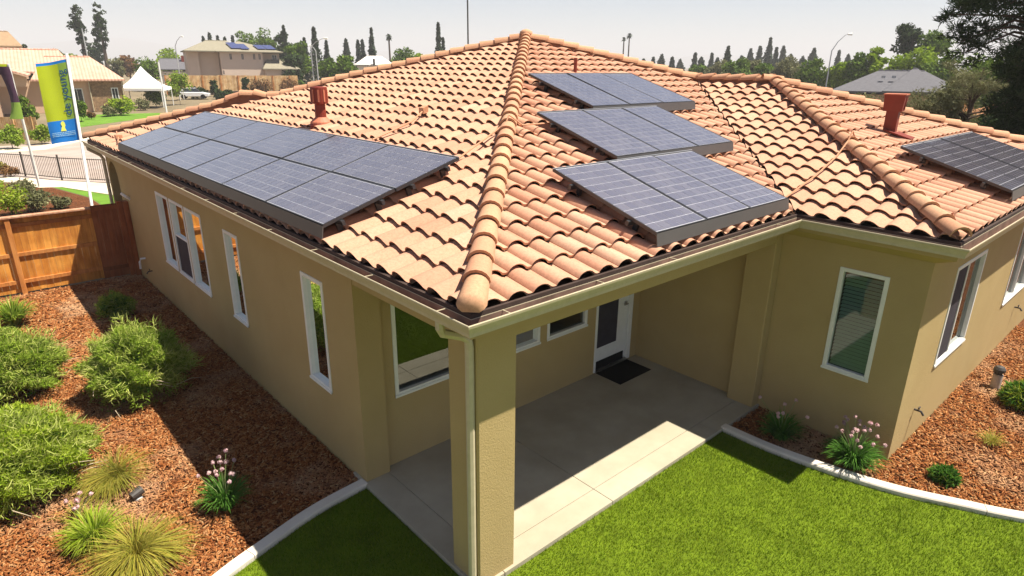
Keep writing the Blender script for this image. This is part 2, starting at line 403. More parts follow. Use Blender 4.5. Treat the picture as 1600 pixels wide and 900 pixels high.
# far end of the left wall with the arched porch opening
mb = MB(); ya, yb, zs = 14.72, 15.72, 2.2
prof = [(yb, ZG), (yb, zs)]+[((ya+yb)/2+(yb-ya)/2*math.cos(t), zs+(yb-ya)/2*math.sin(t)) for t in np.linspace(0, math.pi, 13)][1:-1]+[(ya, zs), (ya, ZG)]
for d in (0, .3):
    x = OV+d
    mb.add([(x, 14.45, ZG), (x, ya, ZG), (x, ya, zs), (x, 14.45, zs)], [(0, 1, 2, 3)]); mb.add([(x, yb, ZG), (x, YL-OV, ZG), (x, YL-OV, zs), (x, yb, zs)], [(0, 1, 2, 3)])
    top = [(x, 14.45, zs)]+[(x, y, z) for y, z in prof[1:-1][::-1]]+[(x, YL-OV, zs), (x, YL-OV, ZT), (x, 14.45, ZT)]
    mb.add(top, [tuple(range(len(top)))])
for (q, r) in zip(prof[:-1], prof[1:]): mb.add([(OV, *q), (OV, *r), (OV+.3, *r), (OV+.3, *q)], [(0, 1, 2, 3)])
mb.build('wall', MT['stucco'], H)
# end of left wall: short return and recessed back wall of the patio
MB().box((OV, Y1, ZG), (.74, YB+.14, 2.88)).build('pilaster', MT['stucco'], H)
BW = [(.96, 2.42, 1.0, 2.5), (2.64, 3.56, 1.0, 2.5), (3.74, 4.66, 1.0, 2.5), (4.90, 5.89, .02, 2.12)]
wallpanel('y', YB, .745, XW+.14, 0, 2.9, BW, 1)
for h in BW[:3]: window('y', YB, *h, 1)
wallpanel('x', XW, .80, YB-.001, 0, 2.9, [], 1)
MB().box((5.95, .39, ZG), (6.30, .83, 2.88)).build('pilaster', MT['stucco'], H, bevel=.012)
WW = [(-1.09, -.48, 1.0, 2.505)]
wallpanel('x', XI+OV, -WY+OV+.14, .389, ZG, ZT, WW, 1)
window('x', XI+OV, *WW[0], 1, blind=True)
WF = [(7.36, 8.84, 1.0, 2.5), (11.22, 12.95, 1.0, 2.5)]
wallpanel('y', -WY+OV, XI+OV, XE-OV, ZG, ZT, WF, 1)
window('y', -WY+OV, *WF[0], 1, split=7.99, screen=(7.41, 7.97, 1.05, 2.45))
window('y', -WY+OV, *WF[1], 1, split=12.08)
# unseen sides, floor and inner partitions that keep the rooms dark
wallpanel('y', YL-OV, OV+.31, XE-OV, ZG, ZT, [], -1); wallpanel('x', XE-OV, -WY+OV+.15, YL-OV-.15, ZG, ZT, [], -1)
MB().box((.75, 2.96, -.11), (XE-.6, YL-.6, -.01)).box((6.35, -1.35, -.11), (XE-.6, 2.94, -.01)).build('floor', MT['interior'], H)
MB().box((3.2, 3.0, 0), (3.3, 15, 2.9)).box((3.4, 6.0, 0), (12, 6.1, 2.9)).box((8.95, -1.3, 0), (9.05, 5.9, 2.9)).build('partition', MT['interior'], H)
# corner pillar, beam, patio ceiling
MB().box((OV, OV, ZG), (OV+.492, OV+.452, 2.86)).build('pillar', MT['stucco'], H, bevel=.018)
MB().box((OV+.001, OV+.0015, 2.69), (XI+OV+.2, OV+.36, 2.90)).build('beam', MT['stucco'], H, bevel=.012)
MB().box((OV+.0015, OV+.361, 2.691), (OV+.36, Y1-.002, 2.90)).build('beam', MT['stucco'], H, bevel=.012)
MB().box((OV+.35, OV+.35, 2.78), (XW+.05, YB+.05, 2.84)).build('patio_ceiling', MT['stucco'], H)
# door
D = empty('door', (0, 0, 0)); D.parent = H
MB().box((4.90, YB-.02, .02), (4.945, YB+.09, 2.12)).box((5.80, YB-.02, .02), (5.89, YB+.09, 2.12)).box((4.945, YB-.02, 2.05), (5.80, YB+.09, 2.12)).build('door_frame', MT['white'], D, bevel=.004)
mb = MB(); mb.box((4.95, YB+.02, .06), (5.045, YB+.06, 2.045)).box((5.50, YB+.02, .06), (5.795, YB+.06, 2.045)).box((5.045, YB+.02, .06), (5.50, YB+.06, .46)).box((5.045, YB+.02, 1.92), (5.50, YB+.06, 2.045))
mb.build('door_leaf', MT['white'], D, bevel=.003)
MB().box((4.985, YB+.012, .46), (5.505, YB+.05, 1.92)).build('door_glass', MT['screen'], D)
MB().box((4.95, YB-.03, .0), (5.80, YB+.015, .045)).build('threshold', MT['metal'], D)
MB().box((4.955, YB+.004, .05), (5.72, YB+.019, .20)).build('kick_plate', MT['black'], D)
MB().tube([(5.70, YB+.02, 1.14), (5.70, YB-.05, 1.14), (5.60, YB-.055, 1.14)], .013).lathe((5.70, YB+.0, 1.14), [(.001, -.03), (.028, -.03), (.028, .03), (.001, .03)], 10).build('door_handle', MT['metal'], D)
MB().box((5.675, YB-.012, 1.29), (5.725, YB+.02, 1.345)).build('deadbolt', MT['metal'], D, bevel=.006)

# eaves: gutter, fascia and sloping stucco soffit follow the eave line
EAVE = [(0, YL), (0, 0), (XI, 0), (XI, -WY), (XE, -WY)]
def off(i, d):
    x, y = EAVE[i]
    if i == 0: return (x+d, y-d)
    if i == len(EAVE)-1: return (x-d, y+d)
    return (x+d, y+d)
def sweep(name, prof, mat, segs=None, closed=True):
    for s in (segs or range(len(EAVE)-1)):
        mb = MB(); V = []; m = len(prof)
        for e in (s, s+1):
            for d, z in prof: x, y = off(e, d); V.append((x, y, z))
        F = [(k, (k+1) % m, m+(k+1) % m, m+k) for k in range(m if closed else m-1)]
        mb.add(V, F)
        if closed: mb.F += [tuple(range(m)), tuple(range(2*m-1, m-1, -1))]
        mb.build(name, mat, H)
sweep('gutter', [(0, HG), (-.004, HG-.006), (0, HG-.03), (.012, HG-.04), (.030, HG-.09), (.034, HG-.125), (.115, HG-.125), (.115, HG-.005), (.112, HG-.005), (.112, HG-.119), (.038, HG-.119), (.034, HG-.088), (.016, HG-.042), (.006, HG-.03), (.006, HG)], MT['gutter'])
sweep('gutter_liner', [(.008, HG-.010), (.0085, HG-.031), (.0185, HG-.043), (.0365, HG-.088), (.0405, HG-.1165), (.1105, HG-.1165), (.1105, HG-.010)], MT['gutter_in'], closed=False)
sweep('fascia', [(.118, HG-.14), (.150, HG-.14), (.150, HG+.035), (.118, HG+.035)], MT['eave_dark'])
sweep('soffit', [(.118, HG-.142), (.118, HG-.19), (OV-.003, 2.82), (OV-.003, 2.95), (.30, HG-.142)], MT['stucco'])
# gutter straps
mb = MB()
for k in range(13): mb.box((.004, .45+k*1.2, HG-.012), (.118, .459+k*1.2, HG-.006))
for k in range(5): mb.box((.45+k*1.2, .004, HG-.012), (.459+k*1.2, .118, HG-.006))
mb.build('gutter_strap', MT['gutter'], H, kind='stuff')
# downspouts
def downspout(pts, wx=.04, wy=.03):
    MB().tube(pts, .042, 8).build('downspout', MT['gutter'], H)
downspout([(.075, .50, HG-.12), (.075, .50, HG-.20), (.10, .50, HG-.25), (.30, .475, HG-.33), (.345, .455, HG-.37), (.352, .45, HG-.45), (.352, .45, .02)])
downspout([(.07, 16.0, HG-.12), (.07, 16.0, HG-.2), (.30, 15.92, HG-.36), (.345, 15.9, HG-.45), (.345, 15.9, .02)])

# ---- roof deck
def rz(pl, x, y):
    return {'L': x, 'R': y, 'W': x-XI, 'F': y+WY}[pl]*P
R0 = -.115
def zp(d): return EZ+R0+P*d
ap = (A, A, zp(A)); wa = (XI+B, -WY+B, zp(B)); rj = (XI+B, B, zp(B)); e0 = .14
V = [(e0, e0, zp(e0)), (e0, YL-e0, zp(e0)), ap, (XI+e0, e0, zp(e0)), rj, (XI+e0, -WY+e0, zp(e0)), wa, (XE-e0, -WY+e0, zp(e0)), (XE-e0, YL-e0, zp(e0))]
F = [(0, 2, 1), (0, 3, 4, 2), (3, 5, 6, 4), (5, 7, 6), (7, 8, 2, 4, 6), (1, 2, 8)]
me = bpy.data.meshes.new('roof'); me.from_pydata(V, [], F); me.update(); me.materials.append(MT['deck'])
ROOF = link('roof', me, H)

# ---- S tiles
TW, EX = .2965, .354
SL = math.sqrt(1+P*P)
prof = [(-.004, -.064), (.010, -.036), (.036, -.012), (.078, 0), (.122, -.003), (.164, -.018), (.200, -.042), (.228, -.060), (.258, -.067), (.290, -.064)]
def tile_geo(L=.43, tilt=.046):
    V = []; F = []; n = len(prof)
    for (w_, ) in ((0,), (L,)):
        for (u, z) in prof: V.append((u, w_, z-tilt*w_/EX))
    for (u, z) in prof: V.append((u, .006, z-(.014 if z > -.05 else .03)))         # lower lip of the nose
    for (u, z) in prof: V.append((u, 0, z))
    for k in range(n-1):
        F.append((k, k+1, n+k+1, n+k)); F.append((2*n+k, 2*n+k+1, 3*n+k+1, 3*n+k))
    q = len(V); V += [V[2*n], V[0], V[n], (prof[0][0], L, prof[0][1]-tilt*L/EX-.02)]; F.append((q, q+1, q+2, q+3))  # edge of the barrel
    return np.array(V), F
TV, TF = tile_geo()
tile_me = from_np('roof_tile', TV, TF, MT['tile'], smooth=True)
PLANES = {   # origin, across, up, crest offset, range across, range up, half planes a*x+b*y+c>0
    'L': dict(o=(0, 0), a=(0, -1), u=(1, 0), c0=-.711-.083, n=(-YL, 0), d=A, hp=[(-1, 1, -.02), (-1, -1, YL-.02)]),
    'R': dict(o=(0, 0), a=(1, 0), u=(0, 1), c0=.645-.083, n=(0, YL), d=A, hp=[(1, -1, -.02), (-1, -1, YL-.02), (-1, 1, XI-.05)]),
    'W': dict(o=(XI, 0), a=(0, -1), u=(1, 0), c0=.174-.083, n=(-6, 2.2), d=B, hp=[(1, -1, -XI-.03), (-1, 1, WY+XI-.02)]),
    'F': dict(o=(0, -WY), a=(1, 0), u=(0, 1), c0=6.70-.04, n=(5.5, 17), d=B, hp=[(1, -1, -XI-WY-.02), (-1, -1, XE-WY-.02)])}
tiles = []       # (matrix, verts or None, faces)
for key, pl in PLANES.items():
    a = np.array([*pl['a'], 0.]); u = np.array([*pl['u'], P])/SL; nrm = np.cross(a, u); o2 = np.array([*pl['o'], 0.])
    k0 = math.floor((pl['n'][0]-pl['c0'])/TW)-1; k1 = math.ceil((pl['n'][1]-pl['c0'])/TW)+1
    nr = int((pl['d']-.14)/(EX/SL))+1
    for r in range(nr):
        dd = .14+r*EX/SL
        for k in range(k0, k1):
            jit = random.uniform(-.006, .006); lift = random.uniform(0, .008); rot = random.uniform(-.012, .012)
            base = o2+a*(pl['c0']+k*TW)+np.array([*pl['u'], 0.])*(dd+jit); base[2] = EZ+P*dd+lift
            R3 = np.c_[a*math.cos(rot)+u*math.sin(rot), u*math.cos(rot)-a*math.sin(rot), nrm]
            W = base+TV@R3.T
            okm = np.ones(len(W)) > 0; any_ok = True; allin = True
            for (p, q, c) in pl['hp']:
                s = p*W[:, 0]+q*W[:, 1]+c
                if s.max() <= 0.02: any_ok = False; break
                if s.min() < 0: allin = False
            if not any_ok: continue
            if key in 'LR' and False: pass
            cx = W.mean(0)
            tiles.append(dict(key=key, base=base, R=R3, whole=allin, c=cx))
def clip(t):
    bm = bmesh.new(); me2 = bpy.data.meshes.new('t'); me2.from_pydata([tuple(v) for v in TV], [], TF); bm.from_mesh(me2); bpy.data.meshes.remove(me2)
    mw = Matrix([[*t['R'][i], t['base'][i]] for i in range(3)]+[[0, 0, 0, 1]]); mi = mw.inverted()
    for (p, q, c) in PLANES[t['key']]['hp']:
        nn = Vector((p, q, 0)); co = -c/(p*p+q*q)*nn
        no = (mi.to_3x3() @ nn); bmesh.ops.bisect_plane(bm, geom=bm.verts[:]+bm.edges[:]+bm.faces[:], plane_co=mi @ co, plane_no=no, clear_inner=True)
    me2 = bpy.data.meshes.new('roof_tile'); ok = len(bm.faces) > 0; bm.to_mesh(me2); bm.free()
    for pq in me2.polygons: pq.use_smooth = True
    me2.materials.append(MT['tile']); return me2 if ok else None
def vis_score(t):
    d = t['c']-CAM; r = np.linalg.norm(d); 
    hid = False
    x, y = t['c'][0], t['c'][1]
    if t['key'] == 'L' and .15 < x < 2.1 and 2.9 < y < 12.6: hid = True
    if t['key'] == 'R' and ((2.8 < x < 5.6 and .4 < y < 1.75) or (4.1 < x < 6.9 and 2 < y < 3.45) or (5.5 < x < 8.4 and 3.7 < y < 5.2)): hid = True
    f = abs((d/r)@t['R'][:, 2])
    return -f/r**2+(10 if hid or not seen(t['c'][None])[0] else 0)
tiles.sort(key=vis_score)
BV = []; BF = []; nb = 0
for i, t in enumerate(tiles):
    if i < 290:
        me = tile_me if t['whole'] else clip(t)
        if me is None: continue
        o = link('roof_tile', me, ROOF)
        o.matrix_local = Matrix([[*t['R'][k], t['base'][k]] for k in range(3)]+[[0, 0, 0, 1]])
    else:
        if t['whole']: vv, ff = TV, TF
        else:
            me = clip(t)
            if me is None: continue
            vv = np.array([v.co[:] for v in me.vertices]); ff = [tuple(pq.vertices) for pq in me.polygons]; bpy.data.meshes.remove(me)
        if not len(vv): continue
        BV.append(t['base']+vv@t['R'].T); BF += [tuple(nb+q for q in f) for f in ff]; nb += len(vv)
me = from_np('roof_tile_field', np.vstack(BV), BF, MT['tile'], smooth=True)
link('roof_tile_field', me, ROOF, kind='stuff', label='farther clay roof tiles')

# ---- hip and ridge caps
def cap_mesh(closed_end=False, mat='hiptile', r0=.128, r1=.108, L=.43):
    V = []; F = []; n = 9
    for (y, r, dz) in ((0, r0-.016, -.016), (0, r0, 0), (L, r1, -.03)):
        for k in range(n):
            t = math.pi*k/(n-1); V.append((-r*math.cos(t)*1.0, y+(.004 if r < r0-.01 and y == 0 else 0), r*math.sin(t)*.95+dz))
    m = len(V); V += V[n:2*n]
    for k in range(n-1): F.append((k, k+1, m+k+1, m+k)); F.append((n+k, n+k+1, 2*n+k+1, 2*n+k))
    if closed_end:
        m = len(V)
        for j, (yy, s) in enumerate(((-.045, .86), (-.075, .55))):
            for k in range(n):
                t = math.pi*k/(n-1); V.append((-r0*s*math.cos(t), yy, r0*s*math.sin(t)*.95-(1-s)*.05))
        for k in range(n-1): F.append((n+k+1, n+k, m+k, m+k+1)); F.append((m+k+1, m+k, m+n+k, m+n+k+1))
        F.append(tuple(m+n+k for k in range(n-1, -1, -1))); 
    return from_np('ridge_tile', V, F, MT[mat], smooth=True)
cm = cap_mesh(); cm_end = cap_mesh(True); cm_red = cap_mesh(mat='hiptile_red')
def caps(p0, p1, first=None, mesh=None, bump=None, step=.362):
    p0 = np.array(p0, float); p1 = np.array(p1, float); L = np.linalg.norm(p1-p0); d = (p1-p0)/L
    x = np.cross(d, (0, 0, 1)); x /= np.linalg.norm(x); z = np.cross(x, d); n = int(L/step)
    for k in range(n+1):
        s = k*step
        if s > L-.12: break
        b = p0+d*s
        if bump: b = b+np.array([0, 0, bump(s/L)])
        dd = d
        if bump:
            b2 = p0+d*(s+step)+np.array([0, 0, bump((s+step)/L)]); dd = (b2-b)/np.linalg.norm(b2-b)
        ww = random.uniform(-.014, .014); dd = dd+x*ww; dd /= np.linalg.norm(dd)
        xx = np.cross(dd, z); xx /= np.linalg.norm(xx); zz = np.cross(xx, dd)
        o = link('ridge_tile', (first if (k == 0 and first) else (mesh or cm)), ROOF)
        b = b+np.array([0, 0, random.uniform(-.004, .005)])
        o.matrix_local = Matrix([[xx[i], dd[i], zz[i], b[i]] for i in range(3)]+[[0, 0, 0, 1]])
def cz(d): return EZ+P*d-.005
caps((.15, .15, cz(.15)), (A, A, cz(A)), cm_end)
def hump(f):
    s = f*A
    return float(np.interp(s, [0, .3, 2.6, 3.05, 3.25, 3.55, 3.8, 4.3, 4.7, 9], [.0, .02, .05, .16, .13, -.03, -.06, -.03, 0, 0]))
caps((.12, YL-.12, cz(.12)), (A, A, cz(A)), cm_end, bump=hump)
caps((XI+B, B, cz(B)), (A+.05, A-.05, cz(A)))
caps((XI+.15, -WY+.15, cz(.15)), (XI+B, -WY+B, cz(B)), mesh=cm_red)
caps((XE-.15, -WY+.15, cz(.15)), (XI+B, -WY+B, cz(B)))
caps((XI+B, -WY+B, cz(B)), (XI+B, B+.05, cz(B)), mesh=cm_red)
def hip_board(p0, p1, bump=None):
    p0 = np.array(p0, float); p1 = np.array(p1, float); L = np.linalg.norm(p1-p0); d = (p1-p0)/L; x = np.cross(d, (0, 0, 1)); x /= np.linalg.norm(x); mb = MB(); n = 24 if bump else 1; V = []; F = []
    for i in range(n+1):
        b = p0+d*L*i/n; h_ = (bump(i/n) if bump else 0)
        for (o, z) in ((-.085, -.16), (-.075, .015+h_), (.075, .015+h_), (.085, -.16)): V.append(b+x*o+np.array([0, 0, z]))
    for i in range(n): F += [(i*4+k, i*4+k+1, i*4+k+5, i*4+k+4) for k in range(3)]
    mb.add(V, F).build('hip_board', MT['mortar'], ROOF)
hip_board((.22, .22, cz(.22)), (A, A, cz(A))); hip_board((.2, YL-.2, cz(.2)), (A, A, cz(A)), hump); hip_board((XI+B, B, cz(B)), (A, A, cz(A)))
hip_board((XI+.3, -WY+.3, cz(.3)), (XI+B, -WY+B, cz(B))); hip_board((XE-.2, -WY+.2, cz(.2)), (XI+B, -WY+B, cz(B))); hip_board((XI+B, -WY+B, cz(B)), (XI+B, B, cz(B)))
# small finial block where the hips meet
MB().lathe((A, A, cz(A)+.05), [(.15, -.05), (.15, .05), (.09, .09), (.02, .11)], 10).build('hip_junction', MT['hiptile'], ROOF, smooth=True)

# ---- roof vents and conduits
def round_vent(loc, h):
    r = empty('roof_vent', loc); r.parent = H
    x = MB()
    x.lathe((0, 0, 0), [(.22, -.25), (.22, -.05), (.19, .02), (.105, .09), (.095, h*.6)], 18); x.build('stack', MT['vent'], r, smooth=False)
    c = MB().lathe((0, 0, 0), [(.10, h*.52), (.155, h*.55), (.155, h*.97), (.15, h), (.02, h+.012)], 18).build('cap', MT['vent'], r)
    for k in range(9):
        t = 2*math.pi*k/9; MB().obox((.158*math.cos(t), .158*math.sin(t), h*.76), (.004*math.cos(t), .004*math.sin(t), 0), (-.016*math.sin(t), .016*math.cos(t), 0), (0, 0, h*.17)).build('louver', MT['vent_top'], r)
    MB().lathe((0, 0, 0), [(.215, -.06), (.20, .012), (.11, .095), (.108, .10)], 18, cap=False).build('flashing', MT['vent_top'], r)
round_vent((2.72, 7.98, EZ+P*2.72-.02), .64)
def box_vent(loc, h):
    r = empty('roof_vent', loc, rz=rad(10)); r.parent = H
    MB().add([(-.105, -.10, -.2), (.105, -.10, -.2), (.105, .10, -.2), (-.105, .10, -.2), (-.125, -.10, h*.62), (.125, -.10, h*.62), (.125, .10, h*.62), (-.125, .10, h*.62)],
             [(0, 1, 5, 4), (1, 2, 6, 5), (2, 3, 7, 6), (3, 0, 4, 7), (4, 5, 6, 7)]).build('stack', MT['vent'], r)
    MB().add([(-.16, -.15, h*.55), (.16, -.15, h*.55), (.16, .15, h*.55), (-.16, .15, h*.55), (-.19, -.17, h), (.19, -.17, h), (.19, .17, h), (-.19, .17, h)],
             [(0, 1, 5, 4), (1, 2, 6, 5), (2, 3, 7, 6), (3, 0, 4, 7), (3, 2, 1, 0), (4, 5, 6, 7)]).build('cap', MT['vent'], r)
    MB().box((-.205, -.185, h), (.205, .185, h+.018)).build('lid', MT['vent_top'], r)
    MB().box((-.012, -.176, h*.6), (.012, -.15, h*.95)).build('seam', MT['vent'], r)
    MB().obox((0, -.16, -.045), (.22, 0, 0), (0, .24, .24*P), (0, 0, .012)).build('flashing', MT['vent'], r)
box_vent((10.44, .66, EZ+P*(.66+WY)-.01), .64)
box_vent((11.9, 8.0, zp(4.1)-.1), .95)
MB().tube([(7.40, 5.83, EZ+P*5.83-.15), (7.40, 5.83, EZ+P*5.83+.22)], .035).build('vent_pipe', MT['vent'], H)
def conduit(pl, pts, r=.012, h=.045):
    f = {'L': lambda x, y: x, 'R': lambda x, y: y, 'W': lambda x, y: x-XI, 'F': lambda x, y: y+WY}
    MB().tube([(x, y, EZ+P*f[p](x, y)+h+dz) for (x, y, p, dz) in pts], r, 6).build('conduit', MT['conduit'], H)
conduit('L', [(2.2, 3.02, 'L', 0), (3.0, 3.28, 'L', 0), (3.32, 3.36, 'L', .02), (3.40, 3.38, 'L', .10), (3.42, 3.35, 'R', .10), (3.55, 3.26, 'R', .01), (4.15, 3.28, 'R', 0)])
conduit('L', [(2.3, 5.36, 'L', 0), (3.05, 5.39, 'L', 0), (3.50, 5.70, 'L', 0)], .014)
conduit('W', [(5.9, .42, 'W', 0), (6.82, .36, 'W', 0), (7.5, .38, 'W', .01), (8.0, .44, 'W', .05), (8.14, .45, 'W', .15), (8.3, .46, 'F', .04)], .013)
conduit('L', [(.30, 13.4, 'L', 0), (.45, 14.1, 'L', .0), (.60, 15.0, 'L', 0)], .014)
MB().obox((3.52, 5.72, EZ+P*3.5+.06), (.05, 0, .05*P), (0, .07, 0), (0, 0, .05)).build('junction_box', MT['conduit'], H)
MB().obox((.46, 14.12, EZ+P*.46+.05), (.07, 0, 0), (0, .09, 0), (0, 0, .04)).build('junction_box', MT['conduit'], H)

# hose bibs and small wall fittings
def bib(p, n):
    p = np.array(p, float); n = np.array(n, float); s = np.cross(n, (0, 0, 1))
    r = empty('hose_bib', tuple(p)); r.parent = H
    MB().tube([(0, 0, 0), tuple(n*.09), tuple(n*.13+np.array([0, 0, -.05]))], .016, 7).build('spout', MT['iron'], r)
    MB().tube([tuple(n*.06), tuple(n*.06+np.array([0, 0, .05]))], .008, 6).tube([tuple(n*.06+s*.03+np.array([0, 0, .05])), tuple(n*.06-s*.03+np.array([0, 0, .05]))], .012, 6).build('handle', MT['iron'], r)
bib((6.88, -WY+OV, .47), (0, -1, 0)); bib((12.66, -WY+OV, .6), (0, -1, 0)); bib((OV, 12.85, .36), (-1, 0, 0))
MB().tube([(OV, 13.35, .56), (OV-.10, 13.37, .56), (OV-.13, 13.40, .48), (OV-.13, 13.42, .30)], .025, 8).build('drain_pipe', MT['pole_white'], H)
MB().tube([(OV, 13.78, 1.95), (OV-.08, 13.78, 2.02), (OV-.16, 13.86, 2.10)], .035, 8).build('exhaust_hood', MT['white'], H)
mt = MB((5.37, 2.52, 0)); mt.box((4.95, 2.23, .003), (5.81, 2.79, .014))
mt.build('door_mat', MT['mat'], None, bevel=.003, label='black rectangular door mat on patio concrete before the back door', cat='door mat')

# ------------------------------------------------------------------ solar arrays
def m_cell():
    t = NT('solar_cell'); c = t.ramp(t.rnd(), [(0, (.095, .088, .115)), (.5, (.11, .102, .13)), (1, (.128, .118, .142))])
    t.done(c, .22, .5); t.b.inputs['Coat Weight'].default_value = 1.0; t.b.inputs['Coat Roughness'].default_value = .09; t.b.inputs['Coat IOR'].default_value = 1.6; return t.m
def m_back():
    t = NT('solar_backsheet'); t.done((.58, .58, .64), .3, .5); t.b.inputs['Coat Weight'].default_value = 1.0; t.b.inputs['Coat Roughness'].default_value = .09; return t.m
MT['cell'] = m_cell(); MT['backsheet'] = m_back()
MT['alu'] = simple('anodised_frame', (.60, .60, .60), .35, .5, .03, 8, .85)
MT['alu_dark'] = simple('black_anodised_frame', (.03, .03, .034), .4, .5, .05)
MT['skirt'] = simple('dark_grey_skirt', (.075, .07, .07), .45, .4, .06, 2)
def panel_meshes(w_, h_, nx, ny, dark):
    f = .014; T = .04
    fr = MB(); fr.box((0, 0, -T), (w_, f, 0)).box((0, h_-f, -T), (w_, h_, 0)).box((0, f, -T), (f, h_-f, 0)).box((w_-f, f, -T), (w_, h_-f, 0))
    a = from_np('frame', np.array(fr.V), fr.F, MT['alu_dark'] if dark else MT['alu'])
    b = from_np('backsheet', np.array([(f, f, -.006), (w_-f, f, -.006), (w_-f, h_-f, -.006), (f, h_-f, -.006)]), np.array([[0, 1, 2, 3]]), MT['backsheet'])
    V = []; F = []; m = .024; g = .0042; gx = (w_-2*m)/nx; gy = (h_-2*m)/ny
    for i in range(nx):
        for j in range(ny):
            x0 = m+i*gx+g; x1 = m+(i+1)*gx-g; y0 = m+j*gy+g; y1 = m+(j+1)*gy-g; n = len(V)
            V += [(x0, y0, -.0035), (x1, y0, -.0035), (x1, y1, -.0035), (x0, y1, -.0035)]; F.append((n, n+1, n+2, n+3))
    c = from_np('cells', np.array(V), np.array(F), MT['cell'])
    return a, b, c
PORT = panel_meshes(.985, 1.645, 6, 10, True); LAND = panel_meshes(1.635, .975, 10, 6, True)
def array(key, across0, up0, nx, ny, pw, ph, meshes, label, gapx=.012, gapy=.02, hz=.145, top_rail=True):
    pl = PLANES[key]; a = np.array([*pl['a'], 0.]); u = np.array([*pl['u'], P])/SL; nrm = np.cross(a, u); o2 = np.array([*pl['o'], 0.])
    org = o2+a*across0+np.array([*pl['u'], 0.])*up0; org[2] = EZ+P*up0+hz
    root = empty('solar_array', tuple(org), label=label, cat='solar array', group='solar arrays on the tile roof')
    root.matrix_world = Matrix([[a[i], u[i], nrm[i], org[i]] for i in range(3)]+[[0, 0, 0, 1]])
    for i in range(nx):
        for j in range(ny):
            pn = empty('solar_panel', (i*(pw+gapx), j*(ph+gapy), random.uniform(-.003, .003))); pn.parent = root
            pn.rotation_euler = (random.uniform(-.003, .003), random.uniform(-.003, .003), 0)
            link('frame', meshes[0], pn); link('backsheet', meshes[1], pn); link('cells', meshes[2], pn, kind='stuff')
    W = nx*(pw+gapx)-gapx; Hh = ny*(ph+gapy)-gapy
    MB().add([(-.01, -.012, -.004), (W+.01, -.012, -.004), (W+.01, -.075, -.135), (-.01, -.075, -.135), (-.01, -.004, -.012), (W+.01, -.004, -.012), (W+.01, -.067, -.14), (-.01, -.067, -.14)],
             [(0, 1, 2, 3), (7, 6, 5, 4), (0, 4, 5, 1), (3, 2, 6, 7), (0, 3, 7, 4), (1, 5, 6, 2)]).build('skirt', MT['skirt'], root)
    for j in range(ny):
        for fy in (.22, .78):
            MB().box((-.05, j*(ph+gapy)+ph*fy-.02, -.095), (W+.05, j*(ph+gapy)+ph*fy+.02, -.041)).build('rail', MT['alu_dark'], root)
    if top_rail: MB().box((-.005, Hh, -.035), (W+.005, Hh+.012, .002)).build('top_trim', MT['alu'], root)
    k = 0
    for j in range(ny):
        for fy in (.22, .78):
            for x in np.arange(.15, W, 1.2):
                MB().box((x-.02, j*(ph+gapy)+ph*fy-.03, -.20), (x+.02, j*(ph+gapy)+ph*fy+.03, -.095)).build('roof_hook', MT['alu_dark'], root)
    return root
LAp = 12.66
array('L', -12.69, .175, 6, 2, 1.635, .975, LAND, 'long solar array of twelve landscape panels along the left eave')
array('R', 2.72, .215, 3, 1, .985, 1.645, PORT, 'lowest of the three stepped solar arrays above the patio eave')
array('R', 4.04, 1.88, 3, 1, .985, 1.645, PORT, 'middle of the three stepped solar arrays between upper and lower ones')
array('R', 5.43, 3.57, 3, 1, .985, 1.645, PORT, 'uppermost of the three stepped solar arrays nearest the roof peak')
array('F', 8.74, .27, 4, 1, .985, 1.645, PORT, 'solar array beside the square red vent at right edge', top_rail=True)

# ------------------------------------------------------------------ wooden fence
FY = 14.32
fence = empty('wood_fence', (-2.0, FY, 0), label='orange cedar board fence with pale cap rail behind the shrubs', cat='fence')
fo = np.array([-2.0, FY, 0])
x = -5.2; bd = from_np('board', *(lambda m: (np.array(m.V), m.F))(MB().box((0, 0, 0), (.136, .018, 1.74))), MT['cedar'])
while x < -.42:
    o = link('board', bd, fence, (x+2.0, random.uniform(-.003, .003), -.02+random.uniform(-.006, .006))); x += .1395
for z in (.24, .88, 1.56): MB(fo).box((-5.2, FY-.045, z-.045), (-.40, FY-.004, z+.045)).build('rail', MT['cedar_rail'], fence, bevel=.004)
for px in (-4.46, -2.02): MB(fo).box((px-.05, FY-.10, -.08), (px+.05, FY-.0455, 1.73)).build('post', MT['cedar_rail'], fence, bevel=.004)
MB(fo).box((-5.25, FY-.12, 1.735), (-2.9, FY+.06, 1.775)).build('cap_rail', MT['cedar_cap'], fence, bevel=.004)
MB(fo).box((-2.895, FY-.12, 1.735), (-.40, FY+.06, 1.775)).build('cap_rail', MT['cedar_cap'], fence, bevel=.004)
gate = empty('wood_gate', (0, FY, 0), label='dark wooden gate with painted-in shade between cedar fence and stucco wall', cat='gate'); go = np.array([0, FY, 0])
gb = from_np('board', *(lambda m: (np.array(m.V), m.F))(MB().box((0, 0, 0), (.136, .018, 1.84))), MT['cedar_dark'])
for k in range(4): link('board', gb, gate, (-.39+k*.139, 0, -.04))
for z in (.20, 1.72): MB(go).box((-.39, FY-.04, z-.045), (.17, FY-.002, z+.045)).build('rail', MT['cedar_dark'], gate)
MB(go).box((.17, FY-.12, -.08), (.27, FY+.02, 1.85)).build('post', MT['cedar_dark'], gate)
MB(go).box((.275, FY-.25, -.08), (.385, FY-.02, 1.85)).build('post', MT['cedar_dark'], gate)

